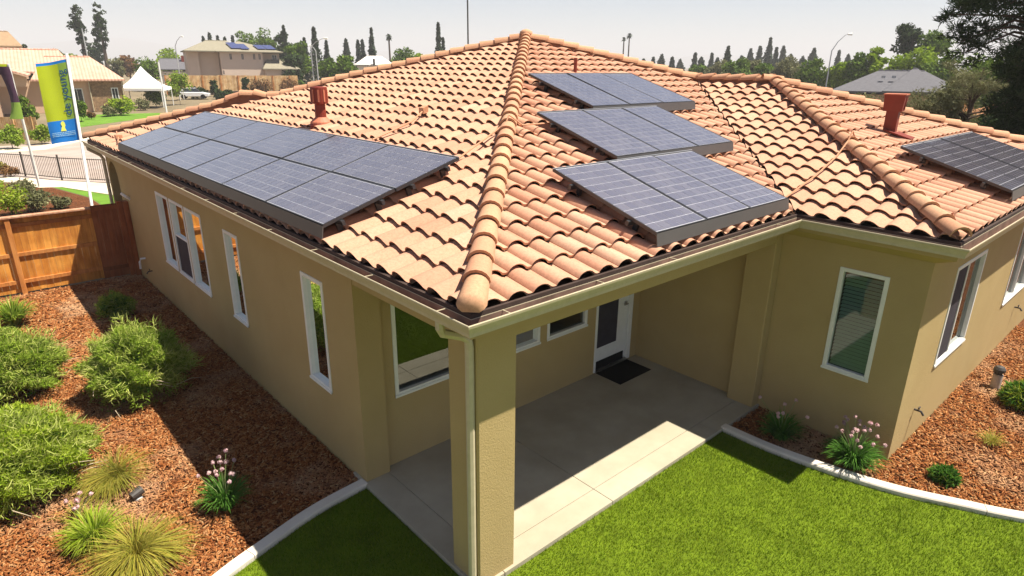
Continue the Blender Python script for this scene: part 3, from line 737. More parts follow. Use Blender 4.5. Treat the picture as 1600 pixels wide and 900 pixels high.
# ------------------------------------------------------------------ lawn grass and wood chips
def blades(n, box, poly, h, wd, z0):
    p = np.c_[RNG.uniform(box[0], box[2], n), RNG.uniform(box[1], box[3], n), np.full(n, z0)]
    p = p[in_poly(p, poly) & seen(p)]; n = len(p)
    ang = RNG.uniform(0, 2*np.pi, n); hh = h*RNG.uniform(.6, 1.25, n); ln = RNG.uniform(.1, .9, n)*hh; la = RNG.uniform(0, 2*np.pi, n)
    s = np.c_[np.cos(ang), np.sin(ang), np.zeros(n)]*wd/2
    t = p+np.c_[np.cos(la)*ln, np.sin(la)*ln, hh]
    V = np.empty((n*3, 3)); V[0::3] = p-s; V[1::3] = p+s; V[2::3] = t
    return V, np.arange(n*3).reshape(n, 3)
inner = [tuple(np.array(p)-np.array([.07, 0])) for p in CR]+[(10.5, -22), (-14, -22), (-14, -6)]+[(p[0], p[1]-.07) for p in CL[::-1]]+[(.35, .35)]
V, F = blades(430000, (-3.4, -4.4, 7.5, 2.75), inner, .036, .006, -.06)
link('grass', from_np('grass', V, F, MT['grass']), kind='stuff', label='short green mown lawn grass', cat='grass')

def chips(n, box, keep, zt=-.07, size=1.0):
    p = np.c_[RNG.uniform(box[0], box[2], n), RNG.uniform(box[1], box[3], n), np.full(n, zt)]
    p = p[keep(p) & seen(p)]; n = len(p)
    ang = RNG.uniform(0, 2*np.pi, n); L = RNG.uniform(.014, .045, n)*size; wd = RNG.uniform(.005, .013, n)*size; th = RNG.uniform(.003, .007, n)*size
    tl = RNG.normal(0, .32, n); rl = RNG.normal(0, .4, n)
    ca, sa = np.cos(ang), np.sin(ang)
    ax = np.c_[ca*np.cos(tl), sa*np.cos(tl), np.sin(tl)]*L[:, None]
    ay = np.c_[-sa*np.cos(rl), ca*np.cos(rl), np.sin(rl)]*wd[:, None]
    az = np.cross(ax, ay); az = az/np.linalg.norm(az, axis=1)[:, None]*th[:, None]
    p = p+np.c_[np.zeros(n), np.zeros(n), RNG.uniform(.005, .035, n)]
    V = np.empty((n*8, 3)); i = 0
    for k in (-1, 1):
        for (a, b) in ((-1, -1), (1, -1), (1, 1), (-1, 1)):
            V[i::8] = p+a*ax+b*ay*(1.0 if a > 0 else .6)+k*az; i += 1
    base = np.array([[4, 5, 6, 7], [0, 1, 5, 4], [1, 2, 6, 5], [2, 3, 7, 6], [3, 0, 4, 7]])
    F = (np.arange(n)[:, None, None]*8+base[None]).reshape(-1, 4)
    return V, F
def out_lawn(p): return ~in_poly(p, lawn_poly)
V1, F1 = chips(66000, (-4.6, 1.7, .38, 8.5), out_lawn, size=.85)
V2, F2 = chips(26000, (-4.6, 8.5, .38, 14.25), out_lawn, size=1.25)
F2 = F2+len(V1)
link('wood_chips', from_np('wood_chips', np.vstack([V1, V2]), np.vstack([F1, F2]), MT['chip']), kind='stuff', label='red brown bark mulch chips in bed left of house', cat='mulch')
def right_bed(p): return out_lawn(p) & ((p[:, 1] < -WY+OV) | ((p[:, 0] < XI+OV) & (p[:, 1] < .36) & (p[:, 0] > 5.0)))
V1, F1 = chips(62000, (5.1, -5.2, 13.5, .36), right_bed, size=.9)
link('wood_chips', from_np('wood_chips', V1, F1, MT['chip']), kind='stuff', label='red brown bark mulch chips in bed right of lawn', cat='mulch')

# ------------------------------------------------------------------ foreground plants
def strands(n, c, rx, ry, rz_, ln, wd, up=.35, jit=.8, shell=.55, org=None, floor=-.06):
    d = RNG.normal(size=(n, 3)); d[:, 2] = np.abs(d[:, 2])*1.0-.22; d /= np.linalg.norm(d, axis=1)[:, None]
    ph = RNG.uniform(0, 6.28, 4); lump = 1+.15*np.sin(d[:, 0]*6+ph[0])*np.cos(d[:, 1]*7+ph[1])+.12*np.sin(d[:, 2]*10+d[:, 0]*8+ph[2])+.08*np.sin(d[:, 1]*15+d[:, 2]*13+ph[3])
    r = (shell+(1-shell)*RNG.uniform(0, 1, n)**.5)*lump
    p = np.array(c)+d*np.array([rx, ry, rz_])*r[:, None]; p[:, 2] = np.maximum(p[:, 2], floor+.02)
    t = d+RNG.normal(0, jit, (n, 3))+np.array([0, 0, up]); t /= np.linalg.norm(t, axis=1)[:, None]
    L = ln*RNG.uniform(.5, 1.3, n)[:, None]; t2 = t+RNG.normal(0, .35, (n, 3)); t2 /= np.linalg.norm(t2, axis=1)[:, None]
    s = np.cross(t, RNG.normal(size=(n, 3))); s /= np.linalg.norm(s, axis=1)[:, None]; s *= wd*.5
    m = p+t*L*.5; e = m+t2*L*.5
    V = np.empty((n*5, 3)); V[0::5] = p-s; V[1::5] = p+s; V[2::5] = m+s*.9; V[3::5] = m-s*.9; V[4::5] = e
    k = np.arange(n)[:, None]*5
    return V, np.vstack([np.c_[k, k+1, k+2], np.c_[k, k+2, k+3], np.c_[k+3, k+2, k+4]])
MT['bush'] = leafmat('bush_foliage', [(.12, .20, .012), (.21, .32, .03), (.31, .41, .06), (.17, .265, .02), (.41, .46, .13)], .35)
MT['bush2'] = leafmat('bush_foliage_bright', [(.15, .24, .010), (.26, .37, .024), (.37, .45, .05), (.20, .30, .015), (.46, .49, .13)], .35)
MT['sprig'] = leafmat('sprig_tips', [(.29, .38, .05), (.40, .48, .10), (.48, .50, .17), (.22, .32, .035)], .35)
MT['gold'] = leafmat('golden_grass', [(.26, .24, .035), (.40, .32, .06), (.33, .30, .045), (.20, .24, .03), (.46, .38, .10)], .3)
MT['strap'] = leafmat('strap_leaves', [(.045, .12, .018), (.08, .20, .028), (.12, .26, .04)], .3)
MT['flower'] = leafmat('pink_flower', [(.62, .40, .42), (.70, .50, .50), (.55, .33, .40)], .25)
MT['stem'] = simple('flower_stem', (.20, .25, .09), .7, .2)
MT['twig'] = simple('dead_twig', (.45, .36, .25), .8, .2)
def bush(loc, r, h, mat, label, n=15000, ln=.075, wd=.0125, name='shrub', cat='shrub', group=None, twigs=5):
    root = empty(name, (loc[0], loc[1], -.06), label=label, cat=cat, group=group)
    V, F = strands(n, (0, 0, h*.38), r*.92, r*.92, h*.65, ln, wd, up=.15, jit=1.2, shell=.6); link('foliage', from_np('foliage', V, F, mat), root)
    if n > 5000: V, F = strands(n//12, (0, 0, h*.42), r*.94, r*.94, h*.66, ln*1.9, wd*.8, up=.3, jit=.8, shell=.88); link('sprigs', from_np('sprigs', V, F, MT['sprig']), root)
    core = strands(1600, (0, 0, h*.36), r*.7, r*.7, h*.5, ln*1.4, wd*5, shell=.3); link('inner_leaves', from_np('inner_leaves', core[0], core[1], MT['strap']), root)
    mb = MB()
    for k in range(7):
        t = random.uniform(0, 6.28); q = random.uniform(.4, .75)
        mb.tube([(.03*math.cos(t), .03*math.sin(t), -.05), (q*r*.5*math.cos(t), q*r*.5*math.sin(t), h*.3), (q*r*math.cos(t), q*r*math.sin(t), h*.55)], [.02, .014, .006], 5)
    mb.build('stem', MT['bark'], root)
    for k in range(twigs):
        t = random.uniform(2.5, 6.0); z = random.uniform(.05, h*.6); q = r*1.0
        pts = [(q*.75*math.cos(t), q*.75*math.sin(t), z), (q*1.05*math.cos(t+.1), q*1.05*math.sin(t+.1), z+.08), (q*1.22*math.cos(t+.25), q*1.22*math.sin(t+.25), z+.02)]
        MB().tube(pts, [.007, .006, .003], 5).build('twig', MT['twig'], root)
    return root
bush((-1.15, 7.25), .74, 1.06, MT['bush'], 'round green shrub half in the shadow of the house', 42000)
bush((-2.78, 8.75), .82, .86, MT['bush'], 'wide green shrub before the fence at left edge', 36000)
bush((-2.98, 5.55), .86, .92, MT['bush2'], 'bright green shrub nearest the camera at left edge', 44000)
bush((-.72, 11.3), .36, .5, MT['bush'], 'small dark shrub in shade by the fence gate', 3500, twigs=0)
def tuft(loc, n, L, wd, mat, label, spread=.9, name='ornamental_grass', cat='ornamental grass', droop=.5, flowers=0, fh=.5, group=None, wind=(0, 0)):
    root = empty(name, (loc[0], loc[1], -.06), label=label, cat=cat, group=group)
    t = RNG.uniform(0, 2*np.pi, n); s = RNG.uniform(.1, 1, n)*spread; ll = L*RNG.uniform(.6, 1.15, n)
    p = np.c_[np.cos(t), np.sin(t), np.zeros(n)]*RNG.uniform(0, .09, n)[:, None]
    dr = np.c_[np.cos(t)*s+wind[0], np.sin(t)*s+wind[1], np.ones(n)]; dr /= np.linalg.norm(dr, axis=1)[:, None]
    m1 = p+dr*ll[:, None]*.5; d2 = dr+np.c_[np.cos(t)*s*droop, np.sin(t)*s*droop, -droop*np.ones(n)]; d2 /= np.linalg.norm(d2, axis=1)[:, None]
    m2 = m1+d2*ll[:, None]*.35; d3 = d2+np.c_[np.cos(t)*s*droop, np.sin(t)*s*droop, -1.2*droop*np.ones(n)]; d3 /= np.linalg.norm(d3, axis=1)[:, None]
    e = m2+d3*ll[:, None]*.25
    sd = np.c_[-np.sin(t), np.cos(t), np.zeros(n)]*wd/2
    V = np.empty((n*7, 3)); V[0::7] = p-sd; V[1::7] = p+sd; V[2::7] = m1+sd; V[3::7] = m1-sd; V[4::7] = m2+sd*.7; V[5::7] = m2-sd*.7; V[6::7] = e
    V[:, 2] = np.maximum(V[:, 2], .01)
    k = np.arange(n)[:, None]*7
    F = np.vstack([np.c_[k, k+1, k+2], np.c_[k, k+2, k+3], np.c_[k+3, k+2, k+4], np.c_[k+3, k+4, k+5], np.c_[k+5, k+4, k+6]])
    link('blades', from_np('blades', V, F, mat), root)
    for q in range(flowers):
        a = random.uniform(0, 6.28); b = random.uniform(.1, .62); hh = fh*random.uniform(.8, 1.15)
        tip = np.array([math.cos(a)*b*hh, math.sin(a)*b*hh, hh*random.uniform(.85, 1)])
        st = MB().tube([(0, 0, 0), tuple(tip*np.array([.35, .35, .55])), tuple(tip)], .004, 4).build('flower_stem', MT['stem'], root)
        nf = 26; d = RNG.normal(size=(nf, 3)); d /= np.linalg.norm(d, axis=1)[:, None]; c = tip+d*(.021*RNG.uniform(.5, 1.3, nf)[:, None])
        s1 = np.cross(d, RNG.normal(size=(nf, 3))); s1 /= np.linalg.norm(s1, axis=1)[:, None]; s2 = np.cross(d, s1)
        VV = np.empty((nf*3, 3)); VV[0::3] = c+s1*.018; VV[1::3] = c-s1*.01+s2*.016; VV[2::3] = c-s1*.01-s2*.016
        link('flower', from_np('flower', VV, np.arange(nf*3).reshape(nf, 3), MT['flower']), st)
    return root
tuft((-1.97, 4.85), 800, .54, .006, MT['gold'], 'golden arching grass tuft beside the small black spotlight', 1.0, droop=.7, wind=(-.5, -.3))
tuft((-2.16, 3.12), 1100, .62, .006, MT['gold'], 'larger golden arching grass tuft at the bottom edge', 1.1, droop=.75, wind=(.1, -.4))
tuft((-2.44, 3.75), 650, .42, .009, MT['bush2'], 'small bright green grass tuft beside a golden one', .8, droop=.5)
tuft((-2.42, 12.1), 420, .55, .02, MT['bush'], 'spiky plant near the fence at left edge', .9, droop=.35, name='spiky_plant', cat='plant')
tuft((-1.12, 3.45), 420, .40, .012, MT['strap'], 'society garlic plant on the shadow line left of house', .7, name='flowering_plant', cat='plant', flowers=14, fh=.66, group='society garlic plants')
tuft((5.52, -.30), 420, .40, .012, MT['strap'], 'society garlic plant in shade by the patio edge', .8, name='flowering_plant', cat='plant', flowers=7, fh=.55, group='society garlic plants')
tuft((5.60, -1.28), 620, .44, .013, MT['strap'], 'pink flowering society garlic plant by the wing corner', .9, name='flowering_plant', cat='plant', flowers=26, fh=.62, group='society garlic plants')
tuft((-2.52, 4.35), 90, .28, .006, MT['gold'], 'sparse pale plant with lilac blooms beside large bright shrub', .9, name='flowering_plant', cat='plant', flowers=8, fh=.3)
bush((6.19, -2.22), .16, .17, MT['bush'], 'tiny green seedling in bark near the curb', 500, .07, .008, 'small_plant', 'plant', twigs=0)
bush((9.42, -2.45), .30, .34, MT['bush2'], 'bright yellow green plant at right edge', 2200, .12, .010, 'small_plant', 'plant', twigs=1)
tuft((7.73, -2.40), 120, .22, .006, MT['gold'], 'sparse yellowing sprig in bark right of wing corner', 1.0, name='small_plant', cat='plant')

# landscape spotlight and bollard light
s = empty('landscape_spotlight', (-1.89, 4.33, -.05), label='small black landscape spotlight lying in the mulch', cat='spotlight')
MB().tube([(-.07, -.02, .07), (.06, .02, .10)], [.05, .06], 12).build('lamp_head', MT['iron'], s, smooth=False)
MB().tube([(0, 0, -.08), (0, 0, .07)], .012, 6).build('stake', MT['iron'], s)
MB().lathe((0, 0, 0), [(.055, 0), (.05, .02), (.02, .03)], 10).build('base', MT['pole_grey'], s)
s = empty('path_light', (9.86, -1.98, -.06), label='grey bollard path light with dark head in bark bed', cat='path light')
MB().lathe((0, 0, 0), [(.075, 0), (.072, .26)], 14).build('post', simple('weathered_post', (.38, .33, .30), .7, .3, .3, 12), s)
MB().lathe((0, 0, 0), [(.05, .262), (.05, .30), (.088, .31), (.09, .36), (.06, .40), (.01, .41)], 14).build('lamp_head', MT['iron'], s)
for k in range(3):
    t = k*2.1; MB().box((.05*math.cos(t)-.012, .05*math.sin(t)-.012, .262), (.05*math.cos(t)+.012, .05*math.sin(t)+.012, .31)).build('strut', MT['iron'], s)

# ------------------------------------------------------------------ beyond the yard
RZV = YAW-math.pi/2                  # local x runs to the right as seen from the photo, local y away from it
def gp(u, v, z=-.1):
    a = CAM; d = _fw+_rt*(u-800)/FPX+_up*(450-v)/FPX; t = (z-a[2])/d[2]; p = a+t*d; return (p[0], p[1])
PX = lambda D: FPX/D                 # photo pixels per metre at depth D
def bear(u): return math.atan((800-u)/FPX)
sheet('driveway', [gp(-60, 232), gp(60, 224), gp(200, 205), gp(330, 205), gp(330, 290), gp(160, 286), gp(97, 282), gp(20, 277), gp(-60, 272)], -.112, MT['drive'], kind='structure')
sheet('far_sidewalk', [gp(-60, 235), gp(60, 228), gp(120, 217), gp(200, 205), gp(200, 212), gp(120, 222), gp(70, 234), gp(-60, 243)], -.104, MT['walk'], kind='structure')
sheet('near_sidewalk', [gp(-60, 272), gp(20, 277), gp(97, 282), gp(200, 288), gp(200, 308), gp(97, 292), gp(60, 293), gp(35, 286), gp(-60, 280)], -.104, MT['walk'], kind='structure')
sheet('side_lawn', [gp(78, 291), gp(97, 292.5), gp(200, 309), gp(240, 345), gp(175, 330), gp(140, 308)], -.108, MT['grass_far'], kind='structure')
sheet('front_lawn', [gp(95, 203), gp(215, 186), gp(300, 186), gp(300, 175), gp(105, 180)], -.108, MT['grass_far'], kind='structure')
sheet('side_bed', [gp(-80, 281), gp(35, 287), gp(78, 292), gp(140, 309), gp(175, 332), gp(160, 380), gp(-80, 400)], -.108, MT['mulch'], kind='structure')

def roofmat(name, a, b, fx=1.0, fy=2.9):
    t = NT(name); o = t.objv(); n1 = t.noise(1.2, 3, .6, o)
    wv = t.n('TexWave', wave_type='BANDS', bands_direction='X'); wv.inputs['Scale'].default_value = fx; t.l(o, wv.inputs['Vector']); wv.inputs['Distortion'].default_value = .3
    c = t.ramp(n1, [(.3, a), (.7, b)]); c = t.mix(1, c, t.ramp(wv.outputs['Fac'], [(0, (.84, .79, .77)), (.45, (1, 1, 1))]), 'MULTIPLY')
    t.bump(wv.outputs['Fac'], .5, .05); return t.done(c, .85, .2)
MT['roof_pink'] = roofmat('neighbour_clay_roof', (.52, .29, .215), (.60, .37, .28))
MT['roof_orange'] = roofmat('orange_clay_roof', (.52, .23, .10), (.62, .32, .16))
MT['shingle_grey'] = simple('grey_shingle', (.115, .112, .125), .9, .2, .15, 3)
MT['shingle_olive'] = simple('olive_grey_shingle', (.24, .215, .16), .9, .2, .12, 2)
MT['shingle_tan'] = simple('tan_shingle', (.30, .20, .12), .9, .2, .12, 2)
MT['wall_tan'] = simple('tan_stucco_far', (.56, .38, .26), .9, .15, .06, .5)
MT['wall_beige'] = simple('beige_stucco_far', (.58, .465, .385), .9, .15, .05, .4)
MT['wall_white'] = simple('white_wall_far', (.66, .60, .54), .9, .15, .05, .4)
MT['dark_glass'] = simple('dark_window_glass', (.03, .035, .045), .12, .5, .1)
def m_stone():
    t = NT('ledge_stone'); o = t.objv(); v = t.scaled(o, (1, 1, 1)); br = t.n('TexBrick'); t.l(v, br.inputs['Vector'])
    sw = t.n('CombineXYZ'); sp = t.n('SeparateXYZ'); t.l(o, sp.inputs[0]); t.l(sp.outputs[0], sw.inputs[0]); t.l(sp.outputs[2], sw.inputs[1]); t.l(sw.outputs[0], br.inputs['Vector'])
    br.inputs['Scale'].default_value = 3.4; br.inputs['Color1'].default_value = (.36, .24, .14, 1); br.inputs['Color2'].default_value = (.24, .16, .10, 1); br.inputs['Mortar'].default_value = (.12, .08, .05, 1)
    c = t.mix(1, br.outputs['Color'], t.ramp(t.noise(5, 4, .6, o), [(.3, (.7, .68, .66)), (.7, (1.25, 1.2, 1.1))]), 'MULTIPLY'); t.bump(br.outputs['Fac'], -.6, .05); return t.done(c, .9, .2)
MT['stone'] = m_stone()

def hip_roof(mb, x0, x1, y0, y1, z0, z1, il, ir):
    ym = (y0+y1)/2
    V = [(x0, y0, z0), (x1, y0, z0), (x1, y1, z0), (x0, y1, z0), (x0+il, ym, z1), (x1-ir, ym, z1)]
    V += [(x, y, z-.18) for x, y, z in V[:4]]
    mb.add(V, [(0, 1, 5, 4), (1, 2, 5), (2, 3, 4, 5), (3, 0, 4), (0, 6, 7, 1), (1, 7, 8, 2), (2, 8, 9, 3), (3, 9, 6, 0), (9, 8, 7, 6)])
    L_ = max(.1, x1-ir-x0-il); nn = max(1, int(L_/.55))
    for q in range(nn): mb.tube([(x0+il+L_*q/nn, ym, z1+.02), (x0+il+L_*(q+.93)/nn, ym, z1)], [.13, .10], 6)
    return mb
def far_window(root, x0, x1, z0, z1, y=0, trim=None, t=.09):
    f = MB().box((x0-t, y-.05, z0-t), (x1+t, y-.002, z0)).box((x0-t, y-.05, z1), (x1+t, y-.002, z1+t)).box((x0-t, y-.05, z0), (x0, y-.002, z1)).box((x1, y-.05, z0), (x1+t, y-.002, z1)).box(((x0+x1)/2-.025, y-.04, z0), ((x0+x1)/2+.025, y-.002, z1))
    o = f.build('window', trim or MT['white'], root)
    MB().box((x0, y-.02, z0), (x1, y+.02, z1)).build('pane', MT['dark_glass'], o)

# --- neighbour's clay tile house
Dn = 66.0; k = PX(Dn); o0 = col_at(62, Dn); NH = empty('neighbour_house', tuple(o0), RZV+.60, label='tan house with pink clay tile roof and stone corner behind the banner', cat='house')
X = lambda u: (u-62)/k*.80
ze = zat(160, 127, Dn)
MB().box((X(-40), 0, -.1), (X(152), 9, ze)).build('wall', MT['wall_tan'], NH)
MB().box((X(152), -.25, -.1), (X(211), 8.6, ze-.02)).build('wall', MT['stone'], NH, label='stone veneer end wall')
hip_roof(MB(), X(60), X(215), -.7, 9.4, ze+.15, zat(150, 89, Dn+4.5), 1.5, 2.6).build('roof', MT['roof_pink'], NH)
hip_roof(MB(), X(-60), X(140), 1.2, 11, ze+.9, zat(60, 78, Dn+6), 2.0, 1.4).build('roof', MT['roof_pink'], NH)
far_window(NH, X(122), X(138), .9, 2.25); far_window(NH, X(190), X(199), .7, 2.3, -.25)
for u in (152, 209): MB().tube([(X(u), -.32, ze), (X(u), -.32, 0)], .06, 6).build('downspout', MT['gutter'], NH)
# porch gable that comes forward on its left
zb = zat(30, 135, 60); zt1 = zat(63, 117, 60)
MB().add([(X(-60), -7.5, 6.1), (X(61), -7.5, zt1), (X(61), 1.0, zt1), (X(-60), 1.0, 6.1), (X(-60), -7.5, 6.0), (X(61), -7.5, zt1-.12), (X(61), 1.0, zt1-.12), (X(-60), 1.0, 6.0)],
         [(0, 1, 2, 3), (7, 6, 5, 4), (0, 4, 5, 1), (1, 5, 6, 2), (2, 6, 7, 3), (3, 7, 4, 0)]).build('porch_roof', MT['roof_pink'], NH)
MB().add([(X(-60), -6.6, zb), (X(58), -6.6, zb), (X(58), -6.6, zt1-.2), (X(-60), -6.6, 5.8), (X(-60), -6.3, zb), (X(58), -6.3, zb), (X(58), -6.3, zt1-.2), (X(-60), -6.3, 5.8)],
         [(0, 1, 2, 3), (7, 6, 5, 4), (0, 4, 5, 1), (1, 5, 6, 2), (3, 2, 6, 7), (0, 3, 7, 4)]).build('porch_gable', MT['wall_tan'], NH)
MB().box((X(-40), -6.7, -.1), (X(12), -5.6, zb-.02)).build('porch_pier', MT['wall_tan'], NH)
# two storey roof behind it
o1 = col_at(20, 92); TH = empty('neighbour_house', tuple(o1), RZV+.65, label='tan two storey house rising behind the pink tiled roof', cat='house')
k2 = PX(92); zr = zat(20, 51, 96)
MB().box((-8, 0, -.1), (26/k2, 8, zat(20, 73, 92)-.1)).build('wall', MT['wall_tan'], TH); hip_roof(MB(), -9, 27/k2, -.5, 8.5, zat(20, 72, 92), zr, 2, 1.2).build('roof', MT['shingle_tan'], TH)
# --- two storey beige house
D2 = 115.0; k = PX(D2); o2 = col_at(300, D2); BH = empty('beige_house', tuple(o2), RZV+.50, label='large beige two storey house with olive roof and small solar panels', cat='house')
X = lambda u: (u-300)/k*.91
ze = zat(380, 80, D2)
MB().box((X(300), 0, -.1), (X(318), 12, ze)).box((X(318)+.01, .9, -.1), (X(350), 12, ze-.01)).build('wall', MT['wall_beige'], BH)
MB().box((X(351), -1.2, -.1), (X(420), 12, ze-.02)).build('wall', MT['wall_beige'], BH)
MB().box((X(420)+.01, .3, -.1), (X(450), 11, ze-.3)).build('wall', MT['wall_beige'], BH)
MB().box((X(420), -2.5, -.1), (X(474), .2, zat(440, 108, D2))).build('garage_wall', MT['wall_beige'], BH)
hip_roof(MB(), X(296), X(392), -1.6, 12.6, ze, zat(340, 64, D2+5), 4.2, 2.2).build('roof', MT['shingle_olive'], BH)
hip_roof(MB(), X(345), X(454), -1.9, 12.2, ze-.02, zat(390, 65, D2+5), 4.4, 6.5).build('roof', MT['shingle_olive'], BH)
hip_roof(MB(), X(416), X(479), -3.1, 2.5, zat(440, 108, D2)+.05, zat(440, 94, D2), 1.2, 2.2).build('roof', MT['shingle_olive'], BH)
for u in (366, 385, 404, 413): far_window(BH, X(u), X(u+3.4), zat(u, 93, D2), zat(u, 84, D2), -1.2, MT['wall_beige'], .2)
far_window(BH, X(438), X(445), zat(440, 95, D2), zat(440, 86, D2), .3)
far_window(BH, X(352), X(354.5), zat(350, 116, D2), zat(350, 110, D2), -1.2, MT['wall_beige'], .1)
def slope_quad(x0, x1, f0, f1, sk):   # small panel lying on the south slope of the beige roof
    y0r, z0r = -1.9, ze; y1r, z1r = 5.15, zat(390, 65, D2+5)
    P_ = lambda x, f: (x, y0r+(y1r-y0r)*f, z0r+(z1r-z0r)*f+.16)
    return [P_(x0+sk, f1), P_(x1+sk, f1), P_(x1, f0), P_(x0, f0)]
MT['far_panel'] = simple('far_solar_panel', (.05, .06, .16), .2, .6, .1)
for (u0, u1, f0, f1) in ((371, 386, .18, .75), (387, 400, .12, .62), (414, 428, .15, .55), (429, 444, .15, .55)):
    MB().prism(slope_quad(X(u0), X(u1), f0, f1, -.5), (0, 0, .08)).build('solar_panel', MT['far_panel'], BH)
# --- small grey house left of it
D3 = 138.0; k = PX(D3); o3 = col_at(256, D3); SH = empty('grey_house', tuple(o3), RZV+.45, label='small grey roofed house with brick chimney behind the white tent', cat='house')
MB().box((0, 0, -.1), (44/k, 9, zat(275, 112, D3))).build('wall', MT['wall_white'], SH)
hip_roof(MB(), -.5, 46/k, -.6, 9.6, zat(275, 108, D3), zat(275, 92, D3+5), .4, 1).build('roof', MT['shingle_grey'], SH)
MB().box((30/k, 3, 2), (34/k, 3.8, zat(288, 87, D3))).build('chimney', MT['vent'], SH)
# --- pale low building
D4 = 130.0; k = PX(D4); o4 = col_at(560, D4); WB = empty('pale_building', tuple(o4), RZV, label='low pale building with white hipped roof beside the slim conifer', cat='building')
MB().box((0, 0, -.1), (46/k, 8, zat(580, 103, D4))).build('wall', MT['wall_white'], WB); hip_roof(MB(), -.4, 47/k, -.4, 8.4, zat(580, 101, D4), zat(580, 88, D4+4), 1.6, 1.8).build('roof', MT['wall_white'], WB)
MB().box((26/k, -.45, zat(587, 102, D4)), (29/k, -.1, zat(587, 92, D4))).build('dormer_window', MT['dark_glass'], WB)
# --- grey roofed house at right
D5 = 72.0; k = PX(D5); o5 = col_at(1300, D5); GH = empty('grey_house', tuple(o5), RZV-.5, label='low house with dark grey shingle roof among the right hand trees', cat='house')
MB().box((.5, 0, -.1), (165/k, 11, zat(1350, 146, D5))).build('wall', MT['wall_tan'], GH)
hip_roof(MB(), -.6, 170/k, -.8, 11.8, zat(1340, 141, D5), zat(1360, 110, D5+6), 4.4, 4).build('roof', MT['shingle_grey'], GH)
hip_roof(MB(), 62/k, 140/k, -2.2, 10, zat(1340, 141, D5)+.1, zat(1375, 107, D5+4), 2.6, 2.6).build('roof', MT['shingle_grey'], GH)
for (u, v) in ((1360, 119), (1374, 119)): MB().box(((u-1300)/k-.2, 2.0, zat(u, v, D5+2)-.15), ((u-1300)/k+.2, 2.3, zat(u, v, D5+2)+.12)).build('roof_vent', MT['pole_grey'], GH)
# --- orange tiled roof at the right edge
D6 = 36.0; k = PX(D6); o6 = col_at(1556, D6); OH = empty('orange_roofed_house', tuple(o6), RZV-.2, label='orange clay tiled roof corner showing under the big pine', cat='house')
MB().box((.5, 0, -.1), (6, 6, zat(1590, 192, D6))).build('wall', MT['wall_tan'], OH); hip_roof(MB(), 0, 7, -.6, 6.6, zat(1590, 190, D6), zat(1590, 158, D6+3), 1.0, 1.5).build('roof', MT['roof_orange'], OH)
o7 = col_at(1478, D6+6); OS = empty('orange_roofed_shed', tuple(o7), RZV, label='small orange tiled roof glimpsed through the feathery tree', cat='shed')
MB().box((.2, 0, -.1), (2.2, 3, 1.9)).build('wall', MT['wall_tan'], OS); hip_roof(MB(), 0, 2.4, -.3, 3.3, 1.9, 2.9, .5, .5).build('roof', MT['roof_orange'], OS)

# --- tents and car
MT['canvas'] = simple('white_tent_canvas', (.80, .80, .78), .7, .2, .02)
def tent(u0, u1, vt, ve, D, label):
    c = col_at((u0+u1)/2, D); r = empty('canopy_tent', tuple(c), RZV+.25, label=label, cat='tent', group='white canopy tents')
    h = (u1-u0)/PX(D)/2; zt = zat(u0, vt, D); z0 = zat(u0, ve, D); V = []; F = []; n = 7
    for j, f in enumerate(np.linspace(0, 1, n)):
        rr = h*(f**1.0); zz = z0+(zt-z0)*(1-f)**1.7
        V += [(-rr, -rr, zz), (rr, -rr, zz), (rr, rr, zz), (-rr, rr, zz)]
    for j in range(n-1):
        for q in range(4): F.append((j*4+q, j*4+(q+1) % 4, (j+1)*4+(q+1) % 4, (j+1)*4+q))
    m = len(V); V += [(x, y, z0-.3) for x, y, z in V[-4:]]
    for q in range(4): F.append((m-4+q, m-4+(q+1) % 4, m+(q+1) % 4, m+q))
    MB().add(V, F).build('canopy', MT['canvas'], r)
    for sx in (-1, 1):
        for sy in (-1, 1): MB().tube([(sx*h*.97, sy*h*.97, 0), (sx*h*.97, sy*h*.97, z0)], .05, 6).build('leg', MT['pole_white'], r)
tent(199, 262, 103, 136, 76, 'white peaked canopy tent beside the stone house corner')
tent(258, 284, 128, 138, 90, 'lower white canopy tent behind the larger one')
cc = col_at(304, 93); car = empty('parked_car', tuple(cc), RZV+.3, label='white parked car half hidden behind the roof edge', cat='car')
MT['car'] = simple('white_car_paint', (.75, .76, .78), .2, .6, .02)
MB().prism([(-2.1, -.85, .35), (2.1, -.85, .35), (2.15, -.85, .75), (1.1, -.85, .95), (-1.9, -.85, 1.0), (-2.15, -.85, .7)], (0, 1.7, 0)).build('body', MT['car'], car, bevel=.06)
MB().add([(-1.75, -.78, .98), (1.0, -.78, .95), (1.0, .78, .95), (-1.75, .78, .98), (-1.3, -.62, 1.48), (.35, -.62, 1.5), (.35, .62, 1.5), (-1.3, .62, 1.48)], [(0, 1, 5, 4), (1, 2, 6, 5), (2, 3, 7, 6), (3, 0, 4, 7)]).build('windows', MT['dark_glass'], car)
MB().box((-1.28, -.62, 1.48), (.33, .62, 1.53)).build('roof', MT['car'], car, bevel=.015)
for sx in (-1.3, 1.3):
    for sy in (-.86, .7): MB().tube([(sx, sy, .33), (sx, sy+.16, .33)], .33, 14).build('wheel', MT['black'], car)

